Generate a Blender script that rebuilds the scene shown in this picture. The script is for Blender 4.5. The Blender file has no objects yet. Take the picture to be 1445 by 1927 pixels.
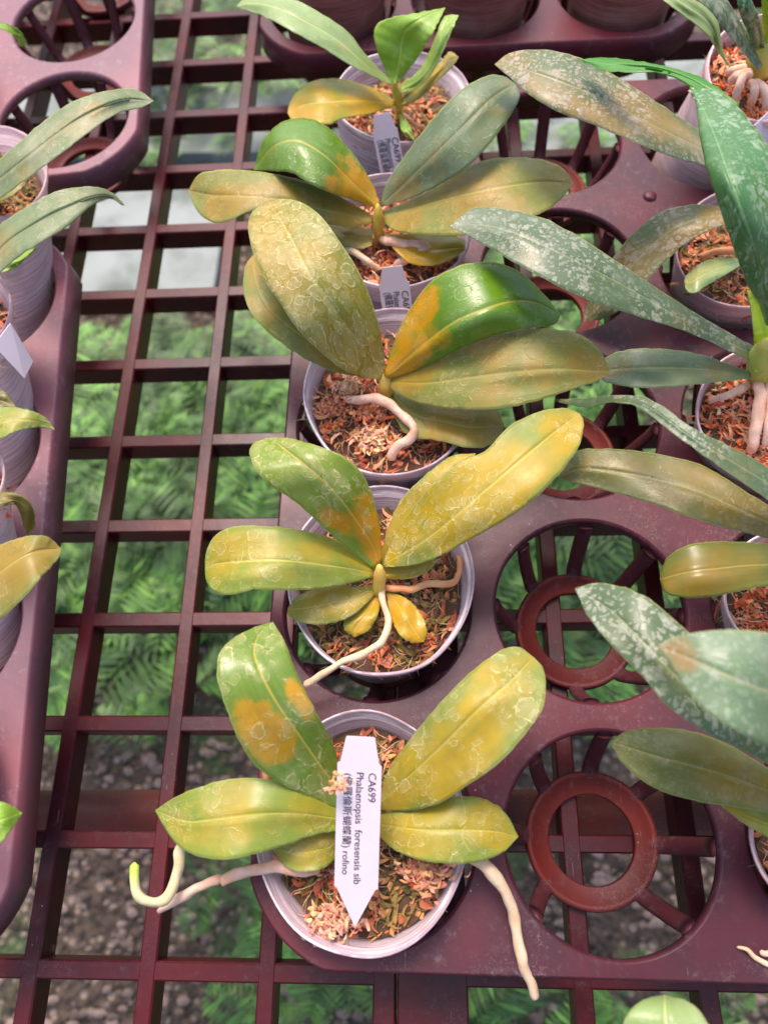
import bpy, bmesh, math, random
from mathutils import Vector, Matrix, noise
random.seed(11)
R3 = Matrix(((0.99825687, 0.01534818, 0.05698823), (0.00831755, 0.91937067, -0.39330445), (-0.05842981, 0.39309287, 0.91764043)))
CH = 0.36182720; FPX = 1447.0
# ---------------------------------------------------------------- camera, world, sun
sc = bpy.context.scene
cd = bpy.data.cameras.new("camera"); cam = bpy.data.objects.new("camera", cd); sc.collection.objects.link(cam)
m4 = R3.to_4x4(); m4.translation = Vector((0, 0, CH)); cam.matrix_world = m4
cd.sensor_fit = 'VERTICAL'; cd.sensor_height = 36.0; cd.sensor_width = 27.0; cd.lens = 36.0 * FPX / 1927.0
cd.clip_start = 0.01; cd.clip_end = 200
cd.dof.use_dof = True; cd.dof.focus_distance = 0.31; cd.dof.aperture_fstop = 9.0
sc.camera = cam
w = bpy.data.worlds.new("World"); sc.world = w; w.use_nodes = True
wn = w.node_tree.nodes; wl = w.node_tree.links
sky = wn.new('ShaderNodeTexSky'); sky.sky_type = 'NISHITA'; sky.sun_disc = False
SUN_EL, SUN_AZ = math.radians(62), math.radians(-12)
sky.sun_elevation = SUN_EL; sky.sun_rotation = SUN_AZ; sky.dust_density = 4.0; sky.air_density = 1.0
wl.new(sky.outputs[0], wn['Background'].inputs[0]); wn['Background'].inputs[1].default_value = 0.15
sl = bpy.data.lights.new("sun", 'SUN'); sl.energy = 1.4; sl.angle = math.radians(20); sl.color = (1.0, 0.82, 0.76)
so = bpy.data.objects.new("sun", sl); sc.collection.objects.link(so)
sdir = Vector((math.sin(SUN_AZ) * math.cos(SUN_EL), math.cos(SUN_AZ) * math.cos(SUN_EL), math.sin(SUN_EL)))
so.rotation_euler = (-sdir).to_track_quat('-Z', 'Y').to_euler()
vs = sc.view_settings; vs.view_transform = 'Standard'; vs.look = 'None'; vs.gamma = 1; vs.exposure = 1.05
vs.use_curve_mapping = False

# ---------------------------------------------------------------- helpers
def U(x, y, z):
    """photo pixel + height above the bench -> world point"""
    d = R3 @ Vector(((x - 722.5) / FPX, -(y - 963.5) / FPX, -1.0))
    t = (z - CH) / d.z
    return Vector((d.x * t, d.y * t, z))
col = sc.collection
def setp(o, label=None, cat=None, group=None, kind=None):
    if label: o['label'] = label
    if cat: o['category'] = cat
    if group: o['group'] = group
    if kind: o['kind'] = kind
    return o
def thing(name, label, cat, loc=(0, 0, 0), group=None, rotz=0):
    o = bpy.data.objects.new(name, None); col.objects.link(o); o.location = loc; o.rotation_euler = (0, 0, rotz)
    o.empty_display_size = 0.02
    return setp(o, label, cat, group)
def mesh_obj(name, verts, faces, mat, parent=None, smooth=True, uvs=None, origin=None, world=False):
    """verts are world coordinates when world=True (made local to the parent's location)"""
    me = bpy.data.meshes.new(name)
    off = Vector((0, 0, 0))
    if world and parent is not None:
        p = parent
        while p is not None: off += Vector(p.location); p = p.parent
    me.from_pydata([tuple(Vector(v) - off) for v in verts], [], faces)
    if uvs is not None:
        ul = me.uv_layers.new(name='UVMap')
        for lp in me.loops: ul.data[lp.index].uv = uvs[lp.vertex_index]
    if smooth:
        for p in me.polygons: p.use_smooth = True
    me.materials.append(mat); me.update()
    o = bpy.data.objects.new(name, me); col.objects.link(o)
    if parent is not None: o.parent = parent
    return o
def cr(pts, n):
    """Catmull-Rom through points, resampled to n arc-length-even samples"""
    P = [Vector(p) for p in pts]
    if len(P) == 2: return [P[0].lerp(P[1], i / (n - 1)) for i in range(n)]
    Q = [P[0] * 2 - P[1]] + P + [P[-1] * 2 - P[-2]]
    d = []
    for i in range(1, len(Q) - 2):
        for k in range(12):
            t = k / 12; a, b, c, e = Q[i - 1], Q[i], Q[i + 1], Q[i + 2]
            d.append(0.5 * ((2 * b) + (c - a) * t + (2 * a - 5 * b + 4 * c - e) * t * t + (3 * b - a - 3 * c + e) * t ** 3))
    d.append(P[-1])
    L = [0]
    for i in range(1, len(d)): L.append(L[-1] + (d[i] - d[i - 1]).length)
    out = []; j = 0
    for i in range(n):
        s = L[-1] * i / (n - 1)
        while j < len(d) - 2 and L[j + 1] < s: j += 1
        seg = L[j + 1] - L[j]; out.append(d[j].lerp(d[j + 1], 0 if seg < 1e-12 else min(1, (s - L[j]) / seg)))
    return out
def prof(vals, t):
    """smooth 1D interpolation of a list"""
    if len(vals) == 1: return vals[0]
    x = t * (len(vals) - 1); i = min(int(x), len(vals) - 2); f = x - i
    g = lambda k: vals[max(0, min(len(vals) - 1, k))]
    a, b, c, e = g(i - 1), g(i), g(i + 1), g(i + 2)
    return 0.5 * ((2 * b) + (c - a) * f + (2 * a - 5 * b + 4 * c - e) * f * f + (3 * b - a - 3 * c + e) * f ** 3)

# ---------------------------------------------------------------- materials
class NT:
    def __init__(s, name):
        s.m = bpy.data.materials.new(name); s.m.use_nodes = True; s.t = s.m.node_tree
        s.b = s.t.nodes['Principled BSDF']
    def n(s, typ, **k):
        x = s.t.nodes.new(typ)
        for a, v in k.items(): setattr(x, a, v)
        return x
    def put(s, sock, v):
        if hasattr(v, 'links') or isinstance(v, bpy.types.NodeSocket): s.t.links.new(v, sock)
        else: sock.default_value = v
    def math(s, op, a, b=0.0, c=None, clamp=False):
        x = s.n('ShaderNodeMath', operation=op, use_clamp=clamp)
        s.put(x.inputs[0], a); s.put(x.inputs[1], b)
        if c is not None: s.put(x.inputs[2], c)
        return x.outputs[0]
    def mix(s, f, a, b, blend='MIX'):
        x = s.n('ShaderNodeMix', data_type='RGBA', blend_type=blend)
        s.put(x.inputs[0], f); s.put(x.inputs[6], a if not isinstance(a, tuple) else (*a[:3], 1)); s.put(x.inputs[7], b if not isinstance(b, tuple) else (*b[:3], 1))
        return x.outputs[2]
    def ramp(s, f, lo, hi, a=0.0, b=1.0, smooth=True):
        x = s.n('ShaderNodeMapRange', interpolation_type='SMOOTHSTEP' if smooth else 'LINEAR')
        s.put(x.inputs[0], f); x.inputs[1].default_value = lo; x.inputs[2].default_value = hi
        x.inputs[3].default_value = a; x.inputs[4].default_value = b
        return x.outputs[0]
    def coord(s): return s.n('ShaderNodeTexCoord').outputs['Object']
    def noise(s, vec, scale, detail=4, rough=.55, w=None, dist=0.0):
        x = s.n('ShaderNodeTexNoise', noise_dimensions='4D' if w is not None else '3D')
        s.put(x.inputs['Vector'], vec); x.inputs['Scale'].default_value = scale
        x.inputs['Detail'].default_value = detail; x.inputs['Roughness'].default_value = rough; x.inputs['Distortion'].default_value = dist
        if w is not None: s.put(x.inputs['W'], w)
        return x.outputs['Fac']
    def bump(s, h, strength=.3, dist=.001):
        x = s.n('ShaderNodeBump'); x.inputs['Strength'].default_value = strength; x.inputs['Distance'].default_value = dist
        s.put(x.inputs['Height'], h); s.t.links.new(x.outputs[0], s.b.inputs['Normal'])
    def scaled(s, vec, v3):
        x = s.n('ShaderNodeVectorMath', operation='MULTIPLY'); s.put(x.inputs[0], vec); x.inputs[1].default_value = v3
        return x.outputs[0]

def plastic_mat(name, c1, c2, dustc=(.30, .24, .26), rough=.38, dust=.35, spec=.42):
    t = NT(name); co = t.coord()
    n1 = t.noise(co, 14, 5); n2 = t.noise(co, 260, 6, .7); n3 = t.noise(co, 55, 5, .65)
    c = t.mix(t.ramp(n1, .35, .65), c1, c2)
    dm = t.math('MULTIPLY', t.ramp(n2, .5, .72), t.ramp(n3, .4, .7))
    c = t.mix(t.math('MULTIPLY', dm, dust), c, dustc)
    vo = t.n('ShaderNodeTexVoronoi'); t.put(vo.inputs['Vector'], co); vo.inputs['Scale'].default_value = 210
    sp = t.math('MULTIPLY', t.ramp(vo.outputs['Distance'], .10, .04), t.ramp(t.noise(co, 90, 2), .58, .66))
    c = t.mix(t.math('MULTIPLY', sp, .6), c, (.5, .38, .36))
    n4 = t.noise(co, 1300, 4, .75); n5 = t.noise(co, 30, 6, .75)
    scf = t.math('MULTIPLY', t.ramp(n4, .52, .64), t.ramp(n5, .48, .66))
    c = t.mix(t.math('MULTIPLY', scf, dust * .9), c, (.46, .26, .27))
    # fine scratches
    sc1 = t.noise(t.scaled(co, (900, 60, 60)), 1.0, 2); scm = t.math('MULTIPLY', t.ramp(sc1, .70, .74), t.ramp(n3, .45, .6))
    c = t.mix(t.math('MULTIPLY', scm, .3), c, (.45, .3, .32))
    t.put(t.b.inputs['Base Color'], c)
    t.put(t.b.inputs['Roughness'], t.math('ADD', t.math('MULTIPLY', n3, .28), rough - .12))
    t.b.inputs['Specular IOR Level'].default_value = spec
    t.bump(t.math('ADD', n2, t.math('MULTIPLY', n3, 2)), .18, .0004)
    return t.m
M_TRAY = plastic_mat('tray_plastic', (.115, .017, .025), (.050, .013, .022), rough=.38, spec=.32, dust=.32)
M_TRAY2 = plastic_mat('dusty_tray_plastic', (.26, .085, .10), (.15, .06, .08), (.42, .32, .36), .40, .6, spec=.6)
M_CUP = plastic_mat('cup_plastic', (.17, .018, .010), (.10, .015, .014), rough=.5, dust=.25, spec=.35)
M_SPOKE = plastic_mat('spoke_plastic', (.10, .020, .024), (.065, .018, .026), rough=.5, dust=.4, spec=.4)
M_MAT = plastic_mat('bench_plastic', (.080, .004, .007), (.034, .004, .008), rough=.33, dust=.15, spec=.30)
M_PIPE = plastic_mat('rusty_pipe', (.20, .035, .025), (.13, .05, .05), rough=.5)

def leaf_mat(name, green, warm, bias=.5, rings=0.0, dots=0.0, rough=.3, dust=.15, stain=(.52, .46, .26), rib=None, basewarm=0.0, dense=0.0, patches=(), spec=.42):
    t = NT(name); co = t.coord(); rnd = t.math('MULTIPLY', t.n('ShaderNodeObjectInfo').outputs['Random'], 37.0)
    uv = t.n('ShaderNodeUVMap'); sx = t.n('ShaderNodeSeparateXYZ'); t.t.links.new(uv.outputs[0], sx.inputs[0])
    u, v = sx.outputs[0], sx.outputs[1]
    av = t.math('ABSOLUTE', t.math('SUBTRACT', t.math('MULTIPLY', v, 2), 1))
    n1 = t.noise(co, 38, 3, .5, w=rnd)
    f = t.math('ADD', n1, bias - .5)
    f = t.math('SUBTRACT', f, t.math('MULTIPLY', t.math('POWER', av, 4.0), .16))
    if basewarm: f = t.math('ADD', f, t.math('MULTIPLY', t.ramp(u, .55, .05), basewarm))
    f = t.ramp(f, .40, .62)
    pn = t.noise(co, 110, 4, .6, w=rnd)
    for (pu, pv, ru, rv) in patches:
        q = t.math('ADD', t.math('POWER', t.math('DIVIDE', t.math('ABSOLUTE', t.math('SUBTRACT', u, pu)), ru), 2.0), t.math('POWER', t.math('DIVIDE', t.math('ABSOLUTE', t.math('SUBTRACT', v, pv)), rv), 2.0))
        q = t.math('ADD', q, t.math('MULTIPLY', t.math('SUBTRACT', pn, .5), 3.4))
        f = t.math('MAXIMUM', f, t.ramp(q, 1.45, .45))
    c = t.mix(f, green, warm)
    n2 = t.noise(co, 150, 4, .6, w=rnd)
    c = t.mix(t.ramp(n2, .3, .8, 0, .35), c, tuple(x * .62 for x in green))
    # lengthwise veins
    vv = t.n('ShaderNodeCombineXYZ'); t.put(vv.inputs[0], t.math('MULTIPLY', u, 2.5)); t.put(vv.inputs[1], t.math('MULTIPLY', v, 60))
    vein = t.noise(vv.outputs[0], 1.0, 2, .5, w=rnd)
    c = t.mix(t.ramp(vein, .45, .7, 0, .16), c, tuple(min(1, x * 1.5 + .03) for x in green))
    # midrib and pale margin
    rb = rib or tuple(min(1, .5 * (a + b) * 1.35 + .05) for a, b in zip(green, warm))
    c = t.mix(t.ramp(av, .045, .012, 0, .75), c, rb)
    c = t.mix(t.ramp(av, .955, .985, 0, .55), c, (.42, .44, .17))
    hgt = t.math('MULTIPLY', vein, .25)
    wob = t.n('ShaderNodeTexNoise'); t.put(wob.inputs['Vector'], co); wob.inputs['Scale'].default_value = 160; wob.inputs['Detail'].default_value = 3
    cof = t.n('ShaderNodeVectorMath', operation='ADD'); t.put(cof.inputs[0], co); cx3 = t.n('ShaderNodeCombineXYZ'); t.put(cx3.inputs[0], rnd); t.put(cx3.inputs[1], t.math('MULTIPLY', rnd, 1.7)); t.put(cof.inputs[1], cx3.outputs[0])
    wv = t.n('ShaderNodeVectorMath', operation='MULTIPLY_ADD'); t.t.links.new(wob.outputs['Color'], wv.inputs[0]); wv.inputs[1].default_value = (.006, .006, .006); t.put(wv.inputs[2], cof.outputs[0])
    if rings:
        for k, (scl, r0, amt) in enumerate(((130, .34, 1.0), (250, .31, .9), (420, .30, .7))):
            vo = t.n('ShaderNodeTexVoronoi', voronoi_dimensions='2D'); t.put(vo.inputs['Vector'], wv.outputs[0]); vo.inputs['Scale'].default_value = scl
            sp = t.n('ShaderNodeSeparateColor'); t.t.links.new(vo.outputs['Color'], sp.inputs[0])
            rr = t.math('ADD', t.math('MULTIPLY', sp.outputs[0], .30), r0 - .08)
            dd = t.math('SUBTRACT', vo.outputs['Distance'], rr)
            on = t.ramp(sp.outputs[1], .40 - dense, .42 - dense)
            msk = t.math('MULTIPLY', on, t.ramp(t.noise(co, 60, 3, w=rnd), .40 - dense * .5, .54 - dense * .5))
            line = t.math('MULTIPLY', t.ramp(t.math('ABSOLUTE', dd), .055, .012), msk)
            line = t.math('MULTIPLY', line, t.ramp(t.noise(co, 420, 2), .36, .56, .15, 1))
            fill = t.math('MULTIPLY', t.ramp(dd, .01, -.05), msk)
            c = t.mix(t.math('MULTIPLY', fill, .20 * rings * amt), c, stain)
            c = t.mix(t.math('MULTIPLY', line, .55 * rings * amt), c, tuple(min(1, s * 1.35) for s in stain))
            hgt = t.math('ADD', hgt, t.math('MULTIPLY', line, .8))
    if dots:
        for k, (scl, r0, thr) in enumerate(((150, .44, .62), (330, .46, .30), (620, .48, .20))):
            vo = t.n('ShaderNodeTexVoronoi', voronoi_dimensions='2D'); t.put(vo.inputs['Vector'], wv.outputs[0]); vo.inputs['Scale'].default_value = scl
            sp = t.n('ShaderNodeSeparateColor'); t.t.links.new(vo.outputs['Color'], sp.inputs[0])
            rr = t.math('MULTIPLY', t.math('ADD', t.math('MULTIPLY', sp.outputs[0], .75), .25), r0)
            dd = t.math('SUBTRACT', vo.outputs['Distance'], rr)
            msk = t.math('MULTIPLY', t.ramp(sp.outputs[1], thr, thr + .02), t.ramp(t.noise(co, 45, 3, w=rnd), .36, .55, .15, 1))
            fill = t.math('MULTIPLY', t.ramp(dd, .02, -.09), msk)
            c = t.mix(t.math('MULTIPLY', fill, .62 * dots), c, stain)
            hgt = t.math('ADD', hgt, t.math('MULTIPLY', fill, .5))
    # dry dust film and tiny specks
    dn = t.noise(co, 700, 3, .7)
    spk = t.math('MULTIPLY', t.ramp(dn, .66, .74), t.ramp(t.noise(co, 70, 3, w=rnd), .45, .65))
    c = t.mix(t.math('MULTIPLY', spk, .55), c, (.62, .55, .42))
    c = t.mix(t.ramp(t.noise(co, 26, 5, .65, w=rnd), .45, .75, 0, dust * 1.6), c, stain)
    gm = t.n('ShaderNodeGamma'); t.put(gm.inputs[0], c); gm.inputs[1].default_value = 1.22
    t.put(t.b.inputs['Base Color'], gm.outputs[0])
    t.put(t.b.inputs['Roughness'], t.math('ADD', t.ramp(n2, .3, .7, -.05, .09), rough))
    t.b.inputs['Specular IOR Level'].default_value = spec
    t.b.inputs['Subsurface Weight'].default_value = .12
    t.b.inputs['Subsurface Radius'].default_value = (.4, .5, .08); t.b.inputs['Subsurface Scale'].default_value = .004
    t.bump(hgt, .35, .0005)
    return t.m
ML = {
 'gold':   leaf_mat('golden_leaf', (.25, .29, .06), (.47, .33, .014), .58, rings=1.0, rough=.42),
 'lime':   leaf_mat('lime_leaf', (.25, .31, .05), (.44, .33, .028), .52, rings=.6, rough=.40),
 'limeor': leaf_mat('lime_leaf_with_orange_base', (.22, .30, .035), (.60, .29, .008), .20, rings=.9, rough=.27, patches=((.12, .7, .26, .42), (.33, .25, .11, .18))),
 'patch':  leaf_mat('green_leaf_with_orange_patches', (.19, .28, .045), (.56, .31, .012), .24, rings=.9, rough=.22, patches=((.46, .25, .15, .24), (.56, .85, .12, .16))),
 'olive':  leaf_mat('olive_leaf', (.23, .25, .05), (.37, .25, .035), .54, rings=.5, rough=.44, dust=.18, stain=(.52, .40, .20)),
 'olivespot': leaf_mat('olive_leaf_with_stains', (.25, .26, .04), (.38, .26, .025), .60, rings=1.0, rough=.42, dust=.2, dense=.30),
 'green':  leaf_mat('glossy_green_leaf', (.15, .27, .022), (.60, .31, .01), .20, rings=.35, rough=.25, dust=.15, patches=((.06, .5, .28, .6), (.3, .15, .12, .2)), stain=(.45, .5, .3)),
 'teal':   leaf_mat('blue_green_leaf', (.17, .22, .10), (.34, .23, .05), .46, rings=.3, rough=.36, dust=.25, stain=(.4, .45, .36)),
 'orange': leaf_mat('orange_leaf', (.34, .33, .03), (.56, .34, .02), .62, rings=.1, rough=.33, dust=.1),
 'fresh':  leaf_mat('fresh_green_leaf', (.27, .42, .05), (.48, .46, .08), .35, rings=.35, rough=.30, dust=.2, stain=(.6, .65, .4)),
 'pale':   leaf_mat('pale_green_leaf', (.30, .40, .16), (.42, .40, .14), .45, rings=.2, rough=.36, dust=.25, stain=(.55, .55, .4)),
 'dots':   leaf_mat('spotted_dark_leaf', (.125, .18, .09), (.22, .19, .06), .42, dots=.75, rough=.34, dust=.15, stain=(.46, .46, .37)),
 'dotsb':  leaf_mat('spotted_brown_leaf', (.14, .19, .08), (.30, .21, .05), .56, dots=.9, rough=.36, dust=.25, stain=(.48, .41, .34)),
 'dotsg':  leaf_mat('spotted_green_leaf', (.10, .23, .08), (.14, .25, .05), .40, dots=.6, rough=.30, dust=.12, stain=(.50, .58, .44)),
 'dotsl':  leaf_mat('spotted_pale_green_leaf', (.19, .27, .15), (.36, .24, .10), .22, dots=.5, rough=.40, dust=.2, stain=(.46, .49, .40), patches=((.93, .5, .20, .45),)),
 'dark':   leaf_mat('dark_olive_leaf', (.15, .165, .03), (.25, .18, .025), .52, dots=.25, rough=.36, dust=.2, stain=(.40, .36, .27)),
 'bronze': leaf_mat('bronze_leaf', (.17, .18, .028), (.29, .19, .02), .52, rough=.33, dust=.1, stain=(.45, .38, .25)),
 'under':  leaf_mat('bright_green_leaf', (.06, .25, .012), (.10, .29, .02), .4, rough=.35, dust=.05),
 'sheath': leaf_mat('yellow_green_leaf', (.38, .50, .03), (.62, .55, .05), .45, rough=.30, dust=.05),
 'dusty':  leaf_mat('dusty_grey_green_leaf', (.22, .27, .13), (.34, .28, .10), .45, rings=.5, rough=.45, dust=.5, stain=(.50, .47, .34)),
}
def stem_mat(name, a, b):
    t = NT(name); co = t.coord()
    c = t.mix(t.ramp(t.noise(co, 90, 3), .35, .65), a, b)
    t.put(t.b.inputs['Base Color'], c); t.b.inputs['Roughness'].default_value = .35
    t.b.inputs['Subsurface Weight'].default_value = .2; t.b.inputs['Subsurface Scale'].default_value = .004
    t.bump(t.noise(co, 300, 3), .2, .0005)
    return t.m
M_STEM = stem_mat('stem_skin', (.55, .48, .06), (.62, .36, .04))
M_STEMG = stem_mat('green_stem_skin', (.40, .46, .08), (.50, .42, .08))
M_STEMP = stem_mat('pale_stem_skin', (.70, .56, .12), (.68, .42, .08))
def root_mat(name, a, b, tip=None):
    t = NT(name); co = t.coord()
    uv = t.n('ShaderNodeUVMap'); sx = t.n('ShaderNodeSeparateXYZ'); t.t.links.new(uv.outputs[0], sx.inputs[0])
    n = t.noise(co, 160, 5, .6)
    c = t.mix(t.ramp(n, .35, .68), a, b)
    c = t.mix(t.ramp(t.noise(co, 900, 3), .6, .75, 0, .4), c, (.38, .22, .14))
    if tip: c = t.mix(t.ramp(sx.outputs[0], .80, .99), c, tip)
    t.put(t.b.inputs['Base Color'], c); t.b.inputs['Roughness'].default_value = .55
    t.b.inputs['Subsurface Weight'].default_value = .15; t.b.inputs['Subsurface Scale'].default_value = .003
    t.bump(t.math('ADD', n, t.noise(t.scaled(co, (1, 1, 1)), 500, 3)), .5, .0006)
    return t.m
M_ROOT = root_mat('root_skin', (.70, .47, .27), (.76, .58, .40))
M_ROOTG = root_mat('root_skin_with_green_tip', (.62, .52, .25), (.70, .60, .36), (.45, .62, .08))
M_ROOTP = root_mat('pink_root_skin', (.70, .38, .24), (.80, .54, .42))
M_ROOTO = root_mat('orange_root_skin', (.66, .26, .10), (.70, .38, .18))

def pot_mat(name, base, dark, alpha_t=.32):
    t = NT(name); co = t.coord()
    uv = t.n('ShaderNodeUVMap'); sx = t.n('ShaderNodeSeparateXYZ'); t.t.links.new(uv.outputs[0], sx.inputs[0])
    vv = t.n('ShaderNodeCombineXYZ'); t.put(vv.inputs[0], t.math('MULTIPLY', sx.outputs[0], 2.2)); t.put(vv.inputs[1], t.math('MULTIPLY', sx.outputs[1], 130))
    st = t.noise(vv.outputs[0], 1.0, 4, .65, dist=.6)
    n = t.noise(co, 45, 4, .6)
    c = t.mix(t.ramp(st, .44, .56, 0, 1), dark, base)
    c = t.mix(t.ramp(n, .5, .68, 0, .4), c, (.42, .30, .24))
    c = t.mix(t.ramp(t.noise(co, 600, 4, .7), .62, .70, 0, .5), c, (.25, .17, .10))
    t.put(t.b.inputs['Base Color'], c); t.b.inputs['Roughness'].default_value = .32
    t.put(t.b.inputs['Transmission Weight'], t.ramp(st, .40, .66, alpha_t * .5, 0.0))
    t.b.inputs['IOR'].default_value = 1.2
    tr = t.n('ShaderNodeBsdfTranslucent'); t.put(tr.inputs[0], t.mix(.5, c, base))
    mx = t.n('ShaderNodeMixShader'); mx.inputs[0].default_value = .25
    out = t.t.nodes['Material Output']; t.t.links.new(t.b.outputs[0], mx.inputs[1]); t.t.links.new(tr.outputs[0], mx.inputs[2]); t.t.links.new(mx.outputs[0], out.inputs['Surface'])
    t.bump(st, .4, .0008)
    return t.m
M_POT = pot_mat('cloudy_pot_plastic', (.98, .86, .88), (.54, .40, .45), .12)
M_POT2 = pot_mat('brownish_pot_plastic', (.74, .55, .57), (.46, .28, .30), .15)
M_POT3 = pot_mat('rust_stained_pot_plastic', (.50, .20, .17), (.26, .09, .07), .1)
M_POTP = pot_mat('pink_pot_plastic', (.96, .76, .76), (.70, .46, .48), .10)

def moss_mat(name, cols):
    t = NT(name)
    a = t.n('ShaderNodeVertexColor'); a.layer_name = 'tint'
    c = t.mix(t.ramp(t.noise(t.coord(), 500, 4, .7), .35, .75, 0, .35), a.outputs['Color'], (.10, .035, .015))
    t.put(t.b.inputs['Base Color'], c); t.b.inputs['Roughness'].default_value = .75
    t.bump(t.noise(t.coord(), 900, 3, .7), .6, .001)
    return t.m
M_MOSS = moss_mat('potting_moss', None)
def flat_mat(name, c, rough=.5, var=.12, scale=120, c2=None):
    t = NT(name); co = t.coord()
    cc = t.mix(t.ramp(t.noise(co, scale, 4, .6), .35, .75, 0, var * 4 if c2 else var), c, c2 or tuple(x * .6 for x in c))
    t.put(t.b.inputs['Base Color'], cc); t.b.inputs['Roughness'].default_value = rough
    return t.m
def tag_mat():
    t = NT('white_tag_plastic'); co = t.coord()
    c = t.mix(t.ramp(t.noise(co, 60, 4), .4, .75, 0, .25), (.70, .585, .625), (.70, .46, .43))
    c = t.mix(t.ramp(t.noise(co, 900, 2), .70, .76, 0, .6), c, (.55, .22, .15))
    t.put(t.b.inputs['Base Color'], c); t.b.inputs['Roughness'].default_value = .4
    return t.m
M_TAG = tag_mat(); M_INK = flat_mat('black_ink', (.025, .02, .03), .5)

# ---------------------------------------------------------------- bench mats (grid), z = 0 is their top
def bar(V, F, x0, x1, y0, y1, z0, z1, ch=.0007):
    b = len(V)
    V += [(x0, y0, z0), (x1, y0, z0), (x1, y1, z0), (x0, y1, z0), (x0, y0, z1 - ch), (x1, y0, z1 - ch), (x1, y1, z1 - ch), (x0, y1, z1 - ch),
          (x0 + ch, y0 + ch, z1), (x1 - ch, y0 + ch, z1), (x1 - ch, y1 - ch, z1), (x0 + ch, y1 - ch, z1)]
    F += [(b + 3, b + 2, b + 1, b), (b + 8, b + 9, b + 10, b + 11)]
    for i in range(4):
        j = (i + 1) % 4
        F += [(b + i, b + j, b + 4 + j, b + 4 + i), (b + 4 + i, b + 4 + j, b + 8 + j, b + 8 + i)]
GX, GY, S = -.16906, -.05045, .05
def bench_mat(x_lines, y_lines, widths, label, xr, yr):
    V, F = [], []
    for x, wd in zip(x_lines, widths): bar(V, F, x - wd / 2, x + wd / 2, yr[0], yr[1], -.0142, 0.0002)
    for y in y_lines: bar(V, F, xr[0], xr[1], y - .0037, y + .0037, -.0140, -.0001)
    t = thing('bench_mat', label, 'bench mat', (0, 0, 0), 'lattice mats of the bench')
    mesh_obj('lattice', V, F, M_MAT, t, smooth=False)
    return t
ys = [GY + S * k for k in range(-5, 19)]
xs = [GX + S * k for k in range(-6, 3)]
Y0, Y1 = ys[0] - .004, ys[-1] + .004
bench_mat(xs + [-.0207], ys, [.0072] * len(xs) + [.0092], 'dark red lattice bench mat filling the left half, ferns showing through its square openings', (xs[0] - .0036, -.0163), (Y0, Y1))
xs2 = [-.0011, .0590, .1080, .1575, .2070, .2565, .306]
bench_mat(xs2, [y + .0 for y in ys], [.0285] + [.0078] * 6, 'dark red plastic lattice bench mat under the tray on the right, beyond the seam', (-.0152, .3095), (Y0, Y1))
# pipe under the bench
def tube(pts, rads, n=12, seg=40, cap=True):
    P = cr(pts, seg); V, F, UV = [], [], []
    up = None
    for i, p in enumerate(P):
        d = (P[min(i + 1, seg - 1)] - P[max(i - 1, 0)]).normalized()
        if up is None: up = d.orthogonal().normalized()
        up = (up - d * up.dot(d)).normalized(); s = d.cross(up)
        t = i / (seg - 1); r = prof(rads, t)
        if cap:
            e = min(i, seg - 1 - i)
            L = (P[1] - P[0]).length
            de = min(t, 1 - t) * L * (seg - 1)
            if de < r: r = r * math.sqrt(max(.02, 1 - (1 - de / r) ** 2))
        for k in range(n):
            a = 2 * math.pi * k / n; V.append(p + (up * math.cos(a) + s * math.sin(a)) * r); UV.append((t, k / n))
    for i in range(seg - 1):
        for k in range(n):
            F.append((i * n + k, i * n + (k + 1) % n, (i + 1) * n + (k + 1) % n, (i + 1) * n + k))
    F.append(tuple(range(n - 1, -1, -1))); F.append(tuple((seg - 1) * n + k for k in range(n)))
    return V, F, UV
pz = -.085
V, F, UV = tube([U(-300, 1534, pz), U(722, 1530, pz), U(1800, 1540, pz)], [.0125], 20, 12, False)
po = mesh_obj('bench_pipe', V, F, M_PIPE, uvs=UV)
setp(po, 'rusty red pipe crossing below the lattice bench mats', 'pipe')

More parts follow.
